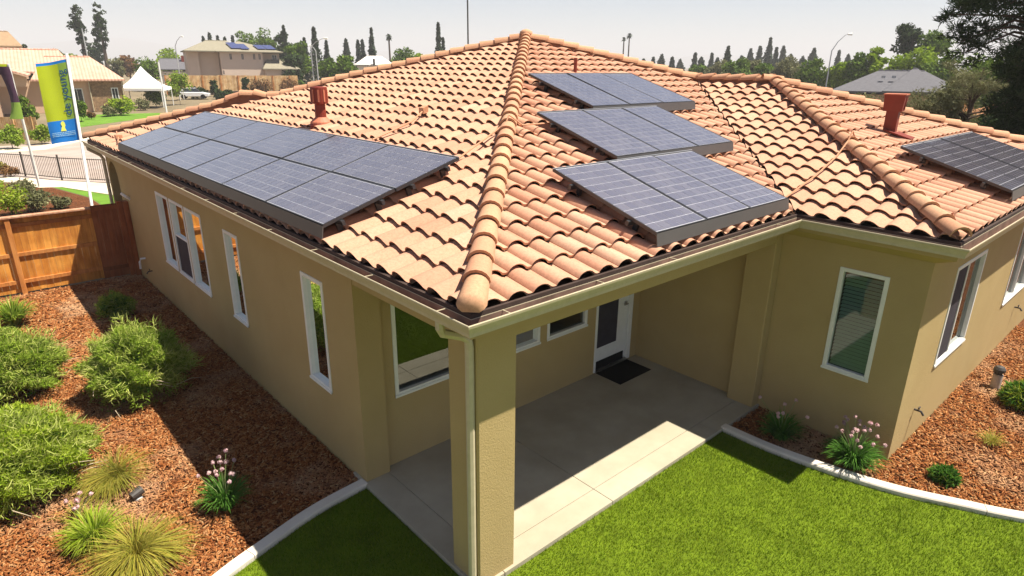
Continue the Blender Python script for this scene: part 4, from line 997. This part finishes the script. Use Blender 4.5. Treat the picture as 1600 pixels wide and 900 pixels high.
# --- fences beyond
fe = empty('far_wood_fence', tuple(col_at(262, 104)), RZV+.40, label='long pale board fence before the beige two storey house', cat='fence')
k = PX(104); fz0 = .55; fz1 = zat(370, 118.5, 104); bm_ = from_np('board', *(lambda m: (np.array(m.V), m.F))(MB().box((0, 0, 0), (.44, .03, fz1-fz0))), MT['cedar_far'])
n = int(200/k/.46)
for q in range(n): link('board', bm_, fe, (q*.46, 0, fz0+random.uniform(-.03, .03)))
for q in range(0, n, 6): MB().box((q*.46-.08, -.1, 0), (q*.46+.08, -.01, fz1)).build('post', MT['cedar_rail'], fe)
MB().box((0, -.02, -.1), (n*.46, .15, fz0-.04)).build('base_wall', MT['bark'], fe)
fe = empty('wood_fence', tuple(col_at(-30, 42.5)), RZV+.05, label='light wooden fence in front of the neighbouring porch', cat='fence')
bm_ = from_np('board', *(lambda m: (np.array(m.V), m.F))(MB().box((0, 0, 0), (.29, .03, 1.5))), MT['cedar_far'])
for q in range(13): link('board', bm_, fe, (q*.30, 0, .02))
for q in range(0, 13, 4): MB().box((q*.30-.06, -.09, 0), (q*.30+.06, -.01, 1.6)).build('post', MT['cedar_far'], fe)
# wrought iron fence along the driveway
p0 = np.array(gp(-30, 271)); p1 = np.array(gp(40, 275)); p2 = np.array(gp(97, 281)); p3 = np.array(gp(215, 287)); L3 = [p0, p1, p2, p3]
IFc = empty('iron_fence', (p0[0], p0[1], -.1), label='black wrought iron fence between sidewalk and driveway', cat='fence'); oo = np.array([p0[0], p0[1], -.1])
pk = from_np('picket', *(lambda m: (np.array(m.V), m.F))(MB().box((-.009, -.009, .06), (.009, .009, 1.04))), MT['iron'])
for a_, b_ in zip(L3[:-1], L3[1:]):
    Ls = np.linalg.norm(b_-a_); dv = (b_-a_)/Ls
    for z in (.10, 1.0): MB(oo).tube([(*a_, z-.1), (*b_, z-.1)], .018, 4).build('rail', MT['iron'], IFc)
    MB(oo).box((a_[0]-.035, a_[1]-.035, -.15), (a_[0]+.035, a_[1]+.035, 1.05)).build('post', MT['iron'], IFc)
    for s_ in np.arange(.11, Ls, .115): q_ = a_+dv*s_-p0; link('picket', pk, IFc, (q_[0], q_[1], 0))

# --- banners
MT['lime'] = simple('lime_banner_cloth', (.34, .40, .012), .7, .25, .05, 1.5)
MT['lime_dark'] = simple('green_and_fold_shade_cloth', (.20, .31, .045), .7, .25, .05, 1.5)  # green cloth; also paints the fold's shade on the lime banner
MT['blue'] = simple('blue_banner_cloth', (.01, .16, .50), .7, .25, .05, 1.5)
MT['navy'] = simple('navy_print', (.012, .06, .16), .7, .25, .03)
MT['yellow'] = simple('yellow_print', (.62, .62, .10), .7, .25, .03)
MT['paleprint'] = simple('pale_print', (.28, .48, .60), .7, .25, .03)
MT['purple'] = simple('purple_banner_cloth', (.055, .025, .045), .7, .25, .05)
Db = 20.0; pb = pt(143, 318, Db); ptop = pt(105, 90, Db); ax = (pb-ptop)/np.linalg.norm(pb-ptop); pg = pb+ax*((pb[2]+.1)/-ax[2])
BN = empty('banner', tuple(pg), label='tall lime and blue banner reading de young on white pole', cat='banner')
MB(pg).tube([pg, ptop-ax*.12], .042, 10).build('pole', MT['pole_white'], BN)
UPB = -ax; RTB = np.array([*_r0]); RTB = RTB-UPB*(RTB@UPB); RTB /= np.linalg.norm(RTB); NB = np.cross(RTB, UPB)
Hb = np.linalg.norm(pt(124, 218, Db)-pt(104, 92, Db)); Wb = 47/PX(Db)
b0 = pt(107, 92, Db)-UPB*0
def bp(s_, t_, d_=0):                # s_ 0 left .. 1 at the pole, t_ 0 bottom .. 1 top; the cloth waves a little
    wv_ = .035*math.sin(6*s_+2*t_)*(1-s_*.6)
    return b0-RTB*(1-s_)*Wb*(1+.08*(t_-.5))-UPB*(1-t_)*Hb+NB*(wv_+d_)-RTB*.05-pg
def cloth(name, s0, s1, t0, t1, mat, d_=0, nx=8, ny=10):
    V = [bp(s0+(s1-s0)*i/nx, t0+(t1-t0)*j/ny, d_) for j in range(ny+1) for i in range(nx+1)]
    F = [(j*(nx+1)+i, j*(nx+1)+i+1, (j+1)*(nx+1)+i+1, (j+1)*(nx+1)+i) for j in range(ny) for i in range(nx)]
    return link(name, from_np(name, V, F, mat, True), BN)
c1 = cloth('banner_cloth', 0, .66, .27, .965, MT['lime']); c2 = cloth('banner_cloth', .66, 1, .27, .965, MT['lime_dark']); cloth('banner_cloth', 0, 1, .965, 1, MT['blue']); c3 = cloth('banner_cloth', 0, 1, 0, .27, MT['blue'])  # darker third beside the pole is a fold's shade put into the colour
fc = bpy.data.curves.new('banner_lettering', 'FONT'); fc.body = 'de young'; fc.size = 1; fc.fill_mode = 'BOTH'
fo_ = bpy.data.objects.new('t', fc); COL.objects.link(fo_); bpy.context.view_layer.update()
tm = bpy.data.meshes.new_from_object(fo_); bpy.data.objects.remove(fo_)
vs = np.array([v.co[:2] for v in tm.vertices]); mn, mx = vs.min(0), vs.max(0)
for v in tm.vertices:
    fx_ = (v.co.x-mn[0])/(mx[0]-mn[0]); fy_ = (v.co.y-mn[1])/(mx[1]-mn[1])
    v.co = Vector(bp(.97-.36*fy_, .32+.56*fx_, .02))
tm.materials.append(MT['navy']); link('banner_lettering', tm, BN)
ic = [(.42, .135), (.60, .135), (.565, .165), (.56, .185), (.585, .20), (.575, .235), (.54, .255), (.485, .255), (.45, .235), (.455, .21), (.48, .20), (.455, .18), (.44, .16)]
link('banner_emblem', from_np('banner_emblem', [bp(*q, .022) for q in ic], [tuple(range(len(ic)))], MT['yellow']), BN)
for t_ in (.115, .095, .075):
    xs = .12
    while xs < .88:
        wd_ = random.uniform(.02, .06); link('banner_small_print', from_np('banner_small_print', [bp(xs, t_, .022), bp(xs+wd_, t_, .022), bp(xs+wd_, t_+.010, .022), bp(xs, t_+.010, .022)], [(0, 1, 2, 3)], MT['paleprint']), BN); xs += wd_+.015
Dp = 25.4; pg2 = np.array([*gp(62, 292), -.1]); pt2 = pt(13, 100, Dp); B2 = empty('banner', tuple(pg2), label='white flag pole with dark and green banner seen nearly edge on', cat='banner')
MB(pg2).tube([pg2, pt2], .05, 8).build('pole', MT['pole_white'], B2)
def strip(name, pix, mat, D_):
    V = []; F = []
    for (l, r_, v) in pix: V += [pt(l, v, D_+.15)-pg2, pt((l+r_)/2, v, D_-.05)-pg2, pt(r_, v, D_)-pg2]
    for j in range(len(pix)-1):
        for i in range(2): F.append((j*3+i, j*3+i+1, j*3+4+i, j*3+3+i))
    link(name, from_np(name, V, F, mat, True), B2)
strip('banner_cloth', [(-30, 13, 100), (-28, 14, 104)], MT['lime'], Dp); strip('banner_cloth', [(-16, 14, 104), (2, 19, 118), (10, 23, 135), (15, 28, 150), (17, 31, 160)], MT['purple'], Dp)
strip('banner_cloth', [(17, 31, 160), (18, 34, 172), (15, 37, 186)], MT['lime_dark'], Dp)

# --- lamp posts and tall poles
def lamp_post(u, D, vtop, arm, label, r=.07, mat='pole_grey', rise=.7):
    c = col_at(u, D); z = zat(u, vtop, D); root = empty('street_lamp', tuple(c), RZV, label=label, cat='street lamp', group='street lamps beyond the house')
    MB().tube([(0, 0, -.1), (0, 0, z-rise)], [r*1.3, r], 8).build('post', MT[mat], root)
    if arm:
        MB().tube([(0, 0, z-rise), (arm*.35, 0, z-rise*.45), (arm*.8, 0, z-.1), (arm, 0, z)], [r*.9, r*.7, r*.6, r*.6], 6).build('arm', MT[mat], root)
        MB().tube([(arm*.95, 0, z), (arm*1.25, 0, z)], [.10, .16], 8).build('lamp_head', MT['pole_white'], root)
lamp_post(285, 112, 58, 1.3, 'curved arm street lamp left of the beige house', rise=1.6)
lamp_post(493, 92, 61, 2.0, 'taller street lamp among the conifers right of beige house', rise=1.2)
lamp_post(500, 96, 72, -.7, 'shorter street lamp just right of the taller one', rise=.8)
lamp_post(1284, 80, 55, 1.7, 'street lamp with angled arm behind the right hand ridge', rise=1.9)
def plain_pole(u, D, vtop, r, mat, label, lean=0):
    c = col_at(u, D); z = zat(u, vtop, D); root = MB(c).tube([c+np.array([0, 0, -.1]), c+np.array([lean*_r0[0], lean*_r0[1], z])], [r, r*.8], 8).build('pole', MT[mat], None, label=label, cat='pole')
plain_pole(733, 58, -60, .075, 'iron', 'tall dark flagpole rising behind the roof left of the peak')
plain_pole(262, 60, 97, .09, 'pole_white', 'white pole in front of the canopy tent')
plain_pole(147, 120, 46, .12, 'pole_grey', 'pale utility pole between the two tall slim trees')

# ------------------------------------------------------------------ trees beyond
G1 = [(.045, .085, .018), (.075, .125, .025), (.10, .16, .03), (.06, .10, .02)]
MT['t_green'] = leafmat('tree_leaves_green', [(.06, .115, .014), (.10, .17, .02), (.15, .225, .028), (.085, .145, .018)], .25)
MT['t_bright'] = leafmat('tree_leaves_bright', [(.15, .235, .012), (.22, .33, .016), (.29, .39, .03), (.18, .27, .014)], .35)
MT['t_dark'] = leafmat('tree_leaves_dark', [(.022, .04, .014), (.035, .06, .02), (.05, .08, .024), (.028, .05, .018)], .15)
MT['t_conifer'] = leafmat('conifer_needles', [(.035, .055, .032), (.05, .075, .042), (.065, .09, .05)], .1)
MT['t_olive'] = leafmat('olive_leaves', [(.13, .135, .06), (.19, .19, .09), (.25, .25, .14), (.11, .12, .05)], .25)
MT['t_brown'] = leafmat('russet_leaves', [(.20, .10, .05), (.27, .15, .07), (.16, .11, .045)], .2)
MT['t_pine'] = leafmat('pine_needles', [(.022, .042, .016), (.035, .06, .022), (.05, .08, .03), (.018, .034, .013)], .12)
def leaf_quads(c, s, flat=0.0):
    n = len(c); d = RNG.normal(size=(n, 3)); d /= np.linalg.norm(d, axis=1)[:, None]
    e = np.cross(d, RNG.normal(size=(n, 3))); e /= np.linalg.norm(e, axis=1)[:, None]
    sz = (s*RNG.uniform(.6, 1.3, n))[:, None]
    V = np.empty((n*4, 3)); V[0::4] = c-d*sz; V[1::4] = c+e*sz*.55; V[2::4] = c+d*sz; V[3::4] = c-e*sz*.55
    return V, np.arange(n*4).reshape(n, 4)
def broadleaf(u, vtop, wpx, D, mat, label, n=2600, s=None, cb=.25, group='trees beyond the house', name='broadleaf_tree', cat='tree', nc=26, z0=0.0, crf=1.0):
    c = col_at(u, D, z0); H_ = (zat(u, vtop, D)-z0)*1.06; W = wpx/PX(D)/2; s = s or max(.16, .0042*D/2)
    root = empty(name, tuple(c), label=label, cat=cat, group=group)
    ch = H_*(1-cb); cz_ = H_*cb+ch*.5
    # clumps through the crown volume
    cc = RNG.normal(size=(nc, 3)); cc /= np.linalg.norm(cc, axis=1)[:, None]; cc *= (RNG.uniform(.25, .82, nc))[:, None]
    cc = cc*np.array([W, W, ch*.5])+np.array([0, 0, cz_]); cr = RNG.uniform(.22, .42, nc)*min(W*1.3, ch*.6)*crf
    i = RNG.integers(0, nc, n); d = RNG.normal(size=(n, 3)); d /= np.linalg.norm(d, axis=1)[:, None]
    p = cc[i]+d*(cr[i]*RNG.uniform(.35, 1.05, n)**.6)[:, None]*np.array([1, 1, .8])
    p = p[p[:, 2] > .2]
    V, F = leaf_quads(p, s); link('crown', from_np('crown', V, F, mat), root)
    mb = MB(); tr = max(.08, H_*.022); mb.tube([(0, 0, -.1), (0, 0, H_*.3), (W*.05, 0, H_*.72)], [tr*1.3, tr, tr*.3], 7)
    mb.build('trunk', MT['bark'], root)
    mb = MB()
    for q in range(5): e = cc[q]; mb.tube([(0, 0, H_*.28+.03*q*H_), tuple(e*np.array([.5, .5, .8])), tuple(e)], [tr*.5, tr*.35, tr*.12], 5)
    mb.build('limbs', MT['bark'], root)
    return root
def conifer(u, vtop, wpx, D, label, n=1300, mat='t_conifer', group='conifers on the skyline', base=.04, dens=1.0):
    c = col_at(u, D); H_ = zat(u, vtop, D); W = wpx/PX(D)/2; root = empty('conifer_tree', tuple(c), label=label, cat='tree', group=group)
    f = RNG.uniform(0, 1, n)**.75; tier = np.floor(f*16)/16+RNG.uniform(0, .055, n); tier = np.clip(tier, 0, 1)
    z = H_*(base+(1-base)*tier); r = W*(1-tier)**.8*RNG.uniform(.1, 1.0, n)**.6*(1+.18*np.sin(tier*33+u)+.2*np.sin(tier*11+u*.7)); a = RNG.uniform(0, 6.283, n)
    r = r*(1+.25*np.sin(a*3+u)); p = np.c_[r*np.cos(a), r*np.sin(a), z-r*.22]; p[:, 2] = np.maximum(p[:, 2], .3)
    V, F = leaf_quads(p, max(.16, .0022*D)*1.15); link('crown', from_np('crown', V, F, MT[mat]), root)
    MB().tube([(0, 0, -.1), (0, 0, H_*.97)], [max(.1, H_*.02), .03], 6).build('trunk', MT['bark'], root)
def palm(u, vtop, D, wpx, label):
    c = col_at(u, D); H_ = zat(u, vtop, D); W = wpx/PX(D)/2; root = empty('palm_tree', tuple(c), label=label, cat='tree', group='palms on the skyline')
    zc = H_-W*.75; MB().tube([(0, 0, -.1), (.1, 0, H_*.5), (0, 0, zc)], [.38, .28, .24], 7).build('trunk', MT['bark'], root)
    V = []; F = []
    for q in range(46):
        a = random.uniform(0, 6.28); e = random.uniform(-.9, 1.3); L = W*random.uniform(.8, 1.1); d = np.array([math.cos(a)*math.cos(e), math.sin(a)*math.cos(e), math.sin(e)]); s_ = np.array([-math.sin(a), math.cos(a), 0])*.34
        o_ = np.array([0, 0, zc]); m_ = o_+d*L*.6; t_ = m_+(d+np.array([0, 0, -.8]))*L*.42; n_ = len(V); V += [o_-s_*.3, o_+s_*.3, m_+s_, m_-s_, t_]; F += [(n_, n_+1, n_+2), (n_, n_+2, n_+3), (n_+3, n_+2, n_+4)]
    link('fronds', from_np('fronds', np.array(V), np.array(F), MT['t_conifer']), root)

ORD = 'first second third fourth fifth sixth seventh eighth ninth tenth eleventh twelfth thirteenth fourteenth fifteenth sixteenth seventeenth eighteenth nineteenth twentieth'.split()
# tall slim eucalypts at left
for u, lb in ((141, 'left of the two tall slim trees above the pink roof'), (173, 'right of the two tall slim trees above the pink roof')):
    broadleaf(u, 6, 28, 150, MT['t_dark'], lb, 2300, .27, cb=.30, nc=60, crf=.62)
for a in [(98, 72, 26, 210, 'distant tree above the pink roof left of the slim pair', 't_green'), (52, 63, 18, 110, 'dark tree at the corner of the tan two storey house', 't_dark'), (130, 78, 22, 120, 'round green bush tree above the lower pink ridge', 't_bright'),
          (158, 63, 26, 170, 'dark tree between the two tall slim trees', 't_dark'), (206, 80, 30, 150, 'russet tree right of the tall slim pair', 't_brown'), (190, 84, 24, 130, 'low olive tree behind the stone corner house', 't_olive'), (236, 86, 44, 118, 'green tree behind the white tent peak', 't_green'),
          (268, 78, 48, 165, 'bright green tree above the small grey house', 't_bright')]:
    broadleaf(a[0], a[1], a[2], a[3], MT[a[5]], a[4], 1900, cb=.08)
for i, a in enumerate([(327, 58, 14, 175), (337, 52, 16, 178), (349, 57, 14, 180), (360, 59, 15, 176), (372, 57, 16, 182)]):
    conifer(a[0], a[1], a[2], a[3], ORD[i]+' small conifer from the left above the beige house ridge', 900)
for a in [(392, 43, 40, 160, 'leftmost big green tree behind the beige house', 't_green'), (420, 38, 46, 158, 'tallest big green tree behind the beige house', 't_green'), (444, 47, 34, 150, 'darker tree at the right end of beige house', 't_dark'),
          (470, 55, 46, 128, 'dense green tree right of beige house', 't_green'), (460, 84, 40, 122, 'low dark tree beside the beige garage', 't_dark'), (546, 84, 34, 112, 'round green tree before the pale low building', 't_green'), (520, 90, 36, 118, 'low green tree right of the street lamps', 't_green'),
          (632, 74, 48, 150, 'round green tree beside the skyline palm', 't_green'), (654, 82, 30, 156, 'smaller green tree right of the round one', 't_bright'), (1146, 88, 46, 118, 'rounded green tree behind the wing ridge', 't_green')]:
    broadleaf(a[0], a[1], a[2], a[3], MT[a[5]], a[4], 3600, .33, cb=.06, nc=34)
for a in [(452, 41, 24, 150, 'pointed conifer at the right end of the beige house'), (498, 44, 30, 142, 'tall dark conifer behind the street lamps'), (482, 60, 22, 146, 'conifer left of the street lamps'), (515, 64, 18, 160, 'conifer right of the street lamps'),
          (545, 62, 22, 185, 'grey green conifer left of the pale building'), (563, 64, 16, 190, 'first of a grey conifer pair above the pale building'), (570, 63, 16, 188, 'second of a grey conifer pair above the pale building'), (585, 45, 17, 165, 'slim spire shaped conifer above the pale building'),
          (687, 37, 21, 168, 'lone slim conifer left of the flagpole'), (694, 60, 14, 172, 'short conifer beside the lone slim one'), (1131, 73, 24, 170, 'wide conifer behind the rounded tree')]:
    conifer(a[0], a[1], a[2], a[3], a[4], 1500)
palm(611, 53, 190, 13, 'single palm on the skyline left of the flagpole'); palm(971, 58, 260, 9, 'shorter of two skyline palms right of the roof peak'); palm(979, 52, 255, 11, 'taller of two skyline palms right of the roof peak')
row = [(1003, 93, 20), (1018, 90, 15), (1031, 86, 24), (1047, 90, 19), (1060, 94, 22), (1082, 83, 17), (1092, 90, 28), (1108, 84, 15), (1117, 91, 27), (1154, 88, 26), (1167, 77, 22), (1181, 73, 22), (1195, 60, 21), (1206, 75, 18), (1217, 73, 24), (1230, 86, 30), (1248, 89, 34), (1264, 76, 27), (1303, 80, 13), (1318, 86, 20)]
for i, (u, v, w_) in enumerate(row):
    conifer(u, v, w_, 225+random.uniform(-20, 30), ORD[i]+' conifer from the left in the dark skyline row right of the peak', 1500)
for a in [(1222, 92, 52, 105, 'soft olive green tree left of the right street lamp', 't_olive'), (1262, 88, 50, 100, 'olive green tree beside the right street lamp', 't_green'), (1300, 86, 44, 98, 'yellow green tree right of the street lamp', 't_bright'), (1328, 84, 44, 96, 'green tree at the left end of the grey roof', 't_green'),
          (1355, 72, 34, 95, 'tall bright green tree above the grey roof', 't_bright'), (1388, 84, 48, 94, 'bright green tree behind the grey roof ridge', 't_bright'), (1424, 74, 62, 92, 'broad bright green tree below the dark oak', 't_bright'), (1462, 80, 60, 88, 'green tree between the grey roof and pine', 't_green'), (1190, 96, 44, 112, 'low green tree behind the wing roof apex', 't_green'), (1120, 97, 46, 128, 'low tree left of the rounded green one', 't_olive'), (1168, 94, 42, 122, 'low tree just right of the rounded green one', 't_olive'), (1088, 101, 36, 135, 'lowest skyline tree above the wing ridge', 't_green')]:
    broadleaf(a[0], a[1], a[2], a[3], MT[a[5]], a[4], 4800, .24, cb=.04, nc=34)
broadleaf(1403, 39, 44, 100, MT['t_dark'], 'dark oak standing above the bright green trees', 3000, .27, cb=.5, nc=30)
broadleaf(1442, 47, 46, 98, MT['t_green'], 'olive crowned tree right of the dark oak', 2600, .26, cb=.45, nc=26)
broadleaf(1525, 90, 110, 60, MT['t_green'], 'green tree behind the feathery olive tree', 6000, .2, cb=.05, nc=50)
broadleaf(1590, 44, 112, 42, MT['t_dark'], 'dark tree behind the big pine trunk', 9000, .17, cb=.02, nc=70)
# feathery olive grey tree
FT = empty('feathery_tree', tuple(col_at(1480, 30)), RZV, label='feathery olive grey tree with bare limbs behind the red vent', cat='tree')
trk = MB().tube([(0, 0, -.1), (.15, 0, 1.8), (.35, .1, 3.6), (.5, .1, 5.2)], [.16, .12, .07, .02], 7).build('trunk', MT['bark'], FT)
ends = []
mb = MB()
for q in range(34):
    a = random.uniform(0, 6.28); z0_ = random.uniform(1.2, 3.8); L = random.uniform(1.0, 2.5); e = np.array([.25+math.cos(a)*L, math.sin(a)*L*.8, z0_+random.uniform(-.3, 1.5)])
    mb.tube([(.2, 0, z0_), tuple(.5*e+np.array([.1, 0, z0_*.5+.25])), tuple(e)], [.05, .03, .012], 5); ends.append(e); ends.append(.6*e+np.array([.1, 0, z0_*.4+.2]))
mb.build('limbs', MT['bark'], FT)
cs = np.array([ends[i] for i in RNG.integers(0, len(ends), 260)])+RNG.normal(0, .25, (260, 3))
SV = []; SF = []; nv = 0
for c_ in cs:
    V, F = strands(70, c_, .30, .30, .24, .22, .026, up=-.3, jit=.9, shell=.1, floor=-9); SV.append(V); SF.append(F+nv); nv += len(V)
link('crown', from_np('crown', np.vstack(SV), np.vstack(SF), MT['t_olive']), FT)
for (u, D, w_, vt, lb) in ((1522, 27, 70, 148, 'dark shrub in front of the feathery olive tree'), (1440, 30, 66, 132, 'grey green shrub behind the red vent'), (1398, 37, 60, 131, 'olive shrub left of the red vent top'), (1345, 44, 70, 138, 'olive shrub below the grey roof eave'), (1592, 24, 36, 196, 'light green shrub by the orange tiled roof')):
    broadleaf(u, vt, w_, D, MT['t_dark' if D == 27 else ('t_olive' if D in (30, 37, 44) else 't_bright')], lb, 3800, .09, cb=.0, nc=40, name='shrub', cat='shrub', group='shrubs beyond the wing')
# the big pine at the right edge
PN = empty('pine_tree', tuple(col_at(1578, 21)), RZV, label='big dark long needled pine overhanging the upper right corner', cat='tree')
MB().tube([(0, 0, -.1), (.1, 0, 5), (-.1, .1, 10), (0, 0, 14)], [.34, .28, .18, .06], 9).build('trunk', MT['bark'], PN)
mb = MB(); tips = []
for q in range(150):
    a = random.uniform(0, 6.28); z0_ = random.uniform(3.0, 13.0); L = random.uniform(1.6, 4.3) if z0_ > 6.9 else random.uniform(.7, 1.8)
    e = np.array([math.cos(a)*L, math.sin(a)*L, z0_+random.uniform(-.7, .9)]); m_ = np.array([e[0]*.5, e[1]*.5, z0_+.35])
    mb.tube([(0, 0, z0_), tuple(m_), tuple(e)], [.08, .05, .015], 5)
    for f in (.35, .5, .65, .8, .92, 1.0):
        for h_ in range(2): tips.append((m_*(1-f)+e*f if f > .5 else m_*f*1.2+np.array([0, 0, z0_*(1-f*1.2)]))+RNG.normal(0, .26, 3))
mb.build('limbs', MT['bark'], PN)
SV = []; SF = []; nv = 0
for c_ in tips:
    V, F = strands(52, c_, .24, .24, .18, .34, .036, up=.15, jit=.6, shell=.1, floor=-9); SV.append(V); SF.append(F+nv); nv += len(V)
link('crown', from_np('crown', np.vstack(SV), np.vstack(SF), MT['t_pine']), PN)

PN.scale = (.80, .80, .80)
# --- shrubs and small trees near the neighbouring houses
def small_bush(u, v, wpx, hpx, mat, label, n=1800, s=.07, group='shrubs beyond the fence'):
    x, y = gp(u, v); p = np.array([x, y, -.1]); D = float((p-CAM)@_fw); r_ = wpx/PX(D)/2; h_ = hpx/PX(D)
    root = empty('shrub', (x, y, -.1), label=label, cat='shrub', group=group)
    nc = 14; cc = RNG.normal(size=(nc, 3)); cc /= np.linalg.norm(cc, axis=1)[:, None]; cc = cc*RNG.uniform(.2, .7, nc)[:, None]*np.array([r_, r_, h_*.45])+np.array([0, 0, h_*.5])
    i = RNG.integers(0, nc, n); d = RNG.normal(size=(n, 3)); d /= np.linalg.norm(d, axis=1)[:, None]; pp = cc[i]+d*RNG.uniform(.2, 1, n)[:, None]*min(r_, h_)*.42; pp[:, 2] = np.maximum(pp[:, 2], .02)
    V, F = leaf_quads(pp, s); link('foliage', from_np('foliage', V, F, mat), root)
    MB().tube([(0, 0, -.05), (0, 0, h_*.5)], [.03, .01], 5).build('stem', MT['bark'], root)
for (u, v, w_, h_, m_, s_, lb) in [(20, 336, 70, 46, 'bush2', .05, 'large feathery green shrub just beyond the cedar fence'), (62, 328, 54, 34, 't_olive', .05, 'olive groundcover shrub beyond the fence, middle of three'), (98, 325, 36, 24, 't_olive', .045, 'dark olive groundcover shrub right beside the bare mulch'),
        (-14, 312, 60, 40, 'bush2', .05, 'green shrub at the left edge beyond the fence'), (38, 303, 52, 22, 't_olive', .05, 'pale olive shrub behind the large feathery one'), (6, 272, 22, 22, 'gold', .05, 'yellow flowering bush at the left edge by the iron fence'), (18, 276, 30, 18, 't_brown', .05, 'russet low shrub under the yellow flowers'),
        (20, 232, 44, 38, 'bush', .09, 'round shrub before the light wooden fence'), (66, 225, 40, 38, 'bush', .09, 'round shrub between pole and banner'), (46, 205, 34, 62, 't_green', .12, 'tall dark shrub under the porch roof'), (128, 190, 32, 42, 't_green', .14, 'leafy shrub below the neighbour window'), (143, 186, 16, 14, 't_brown', .1, 'small russet shrub by the downspout'),
        (190, 180, 46, 30, 'bush2', .14, 'bright green shrub before the stone wall'), (172, 182, 28, 18, 't_olive', .12, 'pale flowering shrub before the stone wall'), (225, 172, 30, 18, 't_olive', .12, 'pale shrub under the tent edge'), (245, 168, 44, 36, 't_green', .13, 'leafy green tree shrub under the tent'),
        (282, 164, 44, 62, 'bush', .15, 'tall slender light green sapling right of the tent'), (336, 151, 16, 34, 't_dark', .2, 'narrow dark shrub before the far fence, left one'), (386, 150, 16, 38, 't_dark', .2, 'narrow dark shrub before the far fence, right one'), (310, 154, 44, 16, 't_dark', .2, 'low dark hedge at the foot of the far fence'), (352, 155, 60, 14, 't_dark', .2, 'longer low dark hedge at the foot of far fence'),
        (412, 150, 50, 26, 't_brown', .2, 'russet shrub before the far fence'), (450, 148, 44, 26, 't_brown', .2, 'russet shrub before the beige garage'), (422, 134, 16, 18, 'bush2', .2, 'small green shrub at the garage corner'), (470, 144, 20, 22, 't_green', .2, 'green shrub at the right end of far fence')]:
    small_bush(u, v, w_, h_, MT[m_], lb, 1800 if w_ > 30 else 900, s_)

# --- distant hills and the haze that fades them
V = []; F = []; n = 60
for i in range(n+1):
    a_ = YAW+rad(60)-rad(120)*i/n; h_ = 30+16*math.sin(i*.55)+10*math.sin(i*1.31+1)+(26 if i < 22 else 0); ca_, sa_ = math.cos(a_), math.sin(a_)
    for (r_, z_) in ((5300, -.5), (6000, h_*2.2), (7200, -.5)): V.append((CAM[0]+r_*ca_, CAM[1]+r_*sa_, z_))
for i in range(n): F += [(i*3, i*3+3, i*3+4, i*3+1), (i*3+1, i*3+4, i*3+5, i*3+2)]
link('hills', from_np('hills', V, F, simple('hill_scrub', (.16, .13, .09), .95, .1, .2, .002), True), kind='structure')
t = bpy.data.materials.new('haze_air'); t.use_nodes = True; tn = t.node_tree; tn.nodes.clear()
pv = tn.nodes.new('ShaderNodeVolumePrincipled'); pv.inputs['Color'].default_value = (.99, .97, 1.0, 1); pv.inputs['Density'].default_value = .0005; pv.inputs['Anisotropy'].default_value = 0.0
mo = tn.nodes.new('ShaderNodeOutputMaterial'); tn.links.new(pv.outputs[0], mo.inputs['Volume'])
hz = MB().box((-9000, -9000, -1.2), (9000, 9000, 190)).build('haze', t, None, kind='stuff')
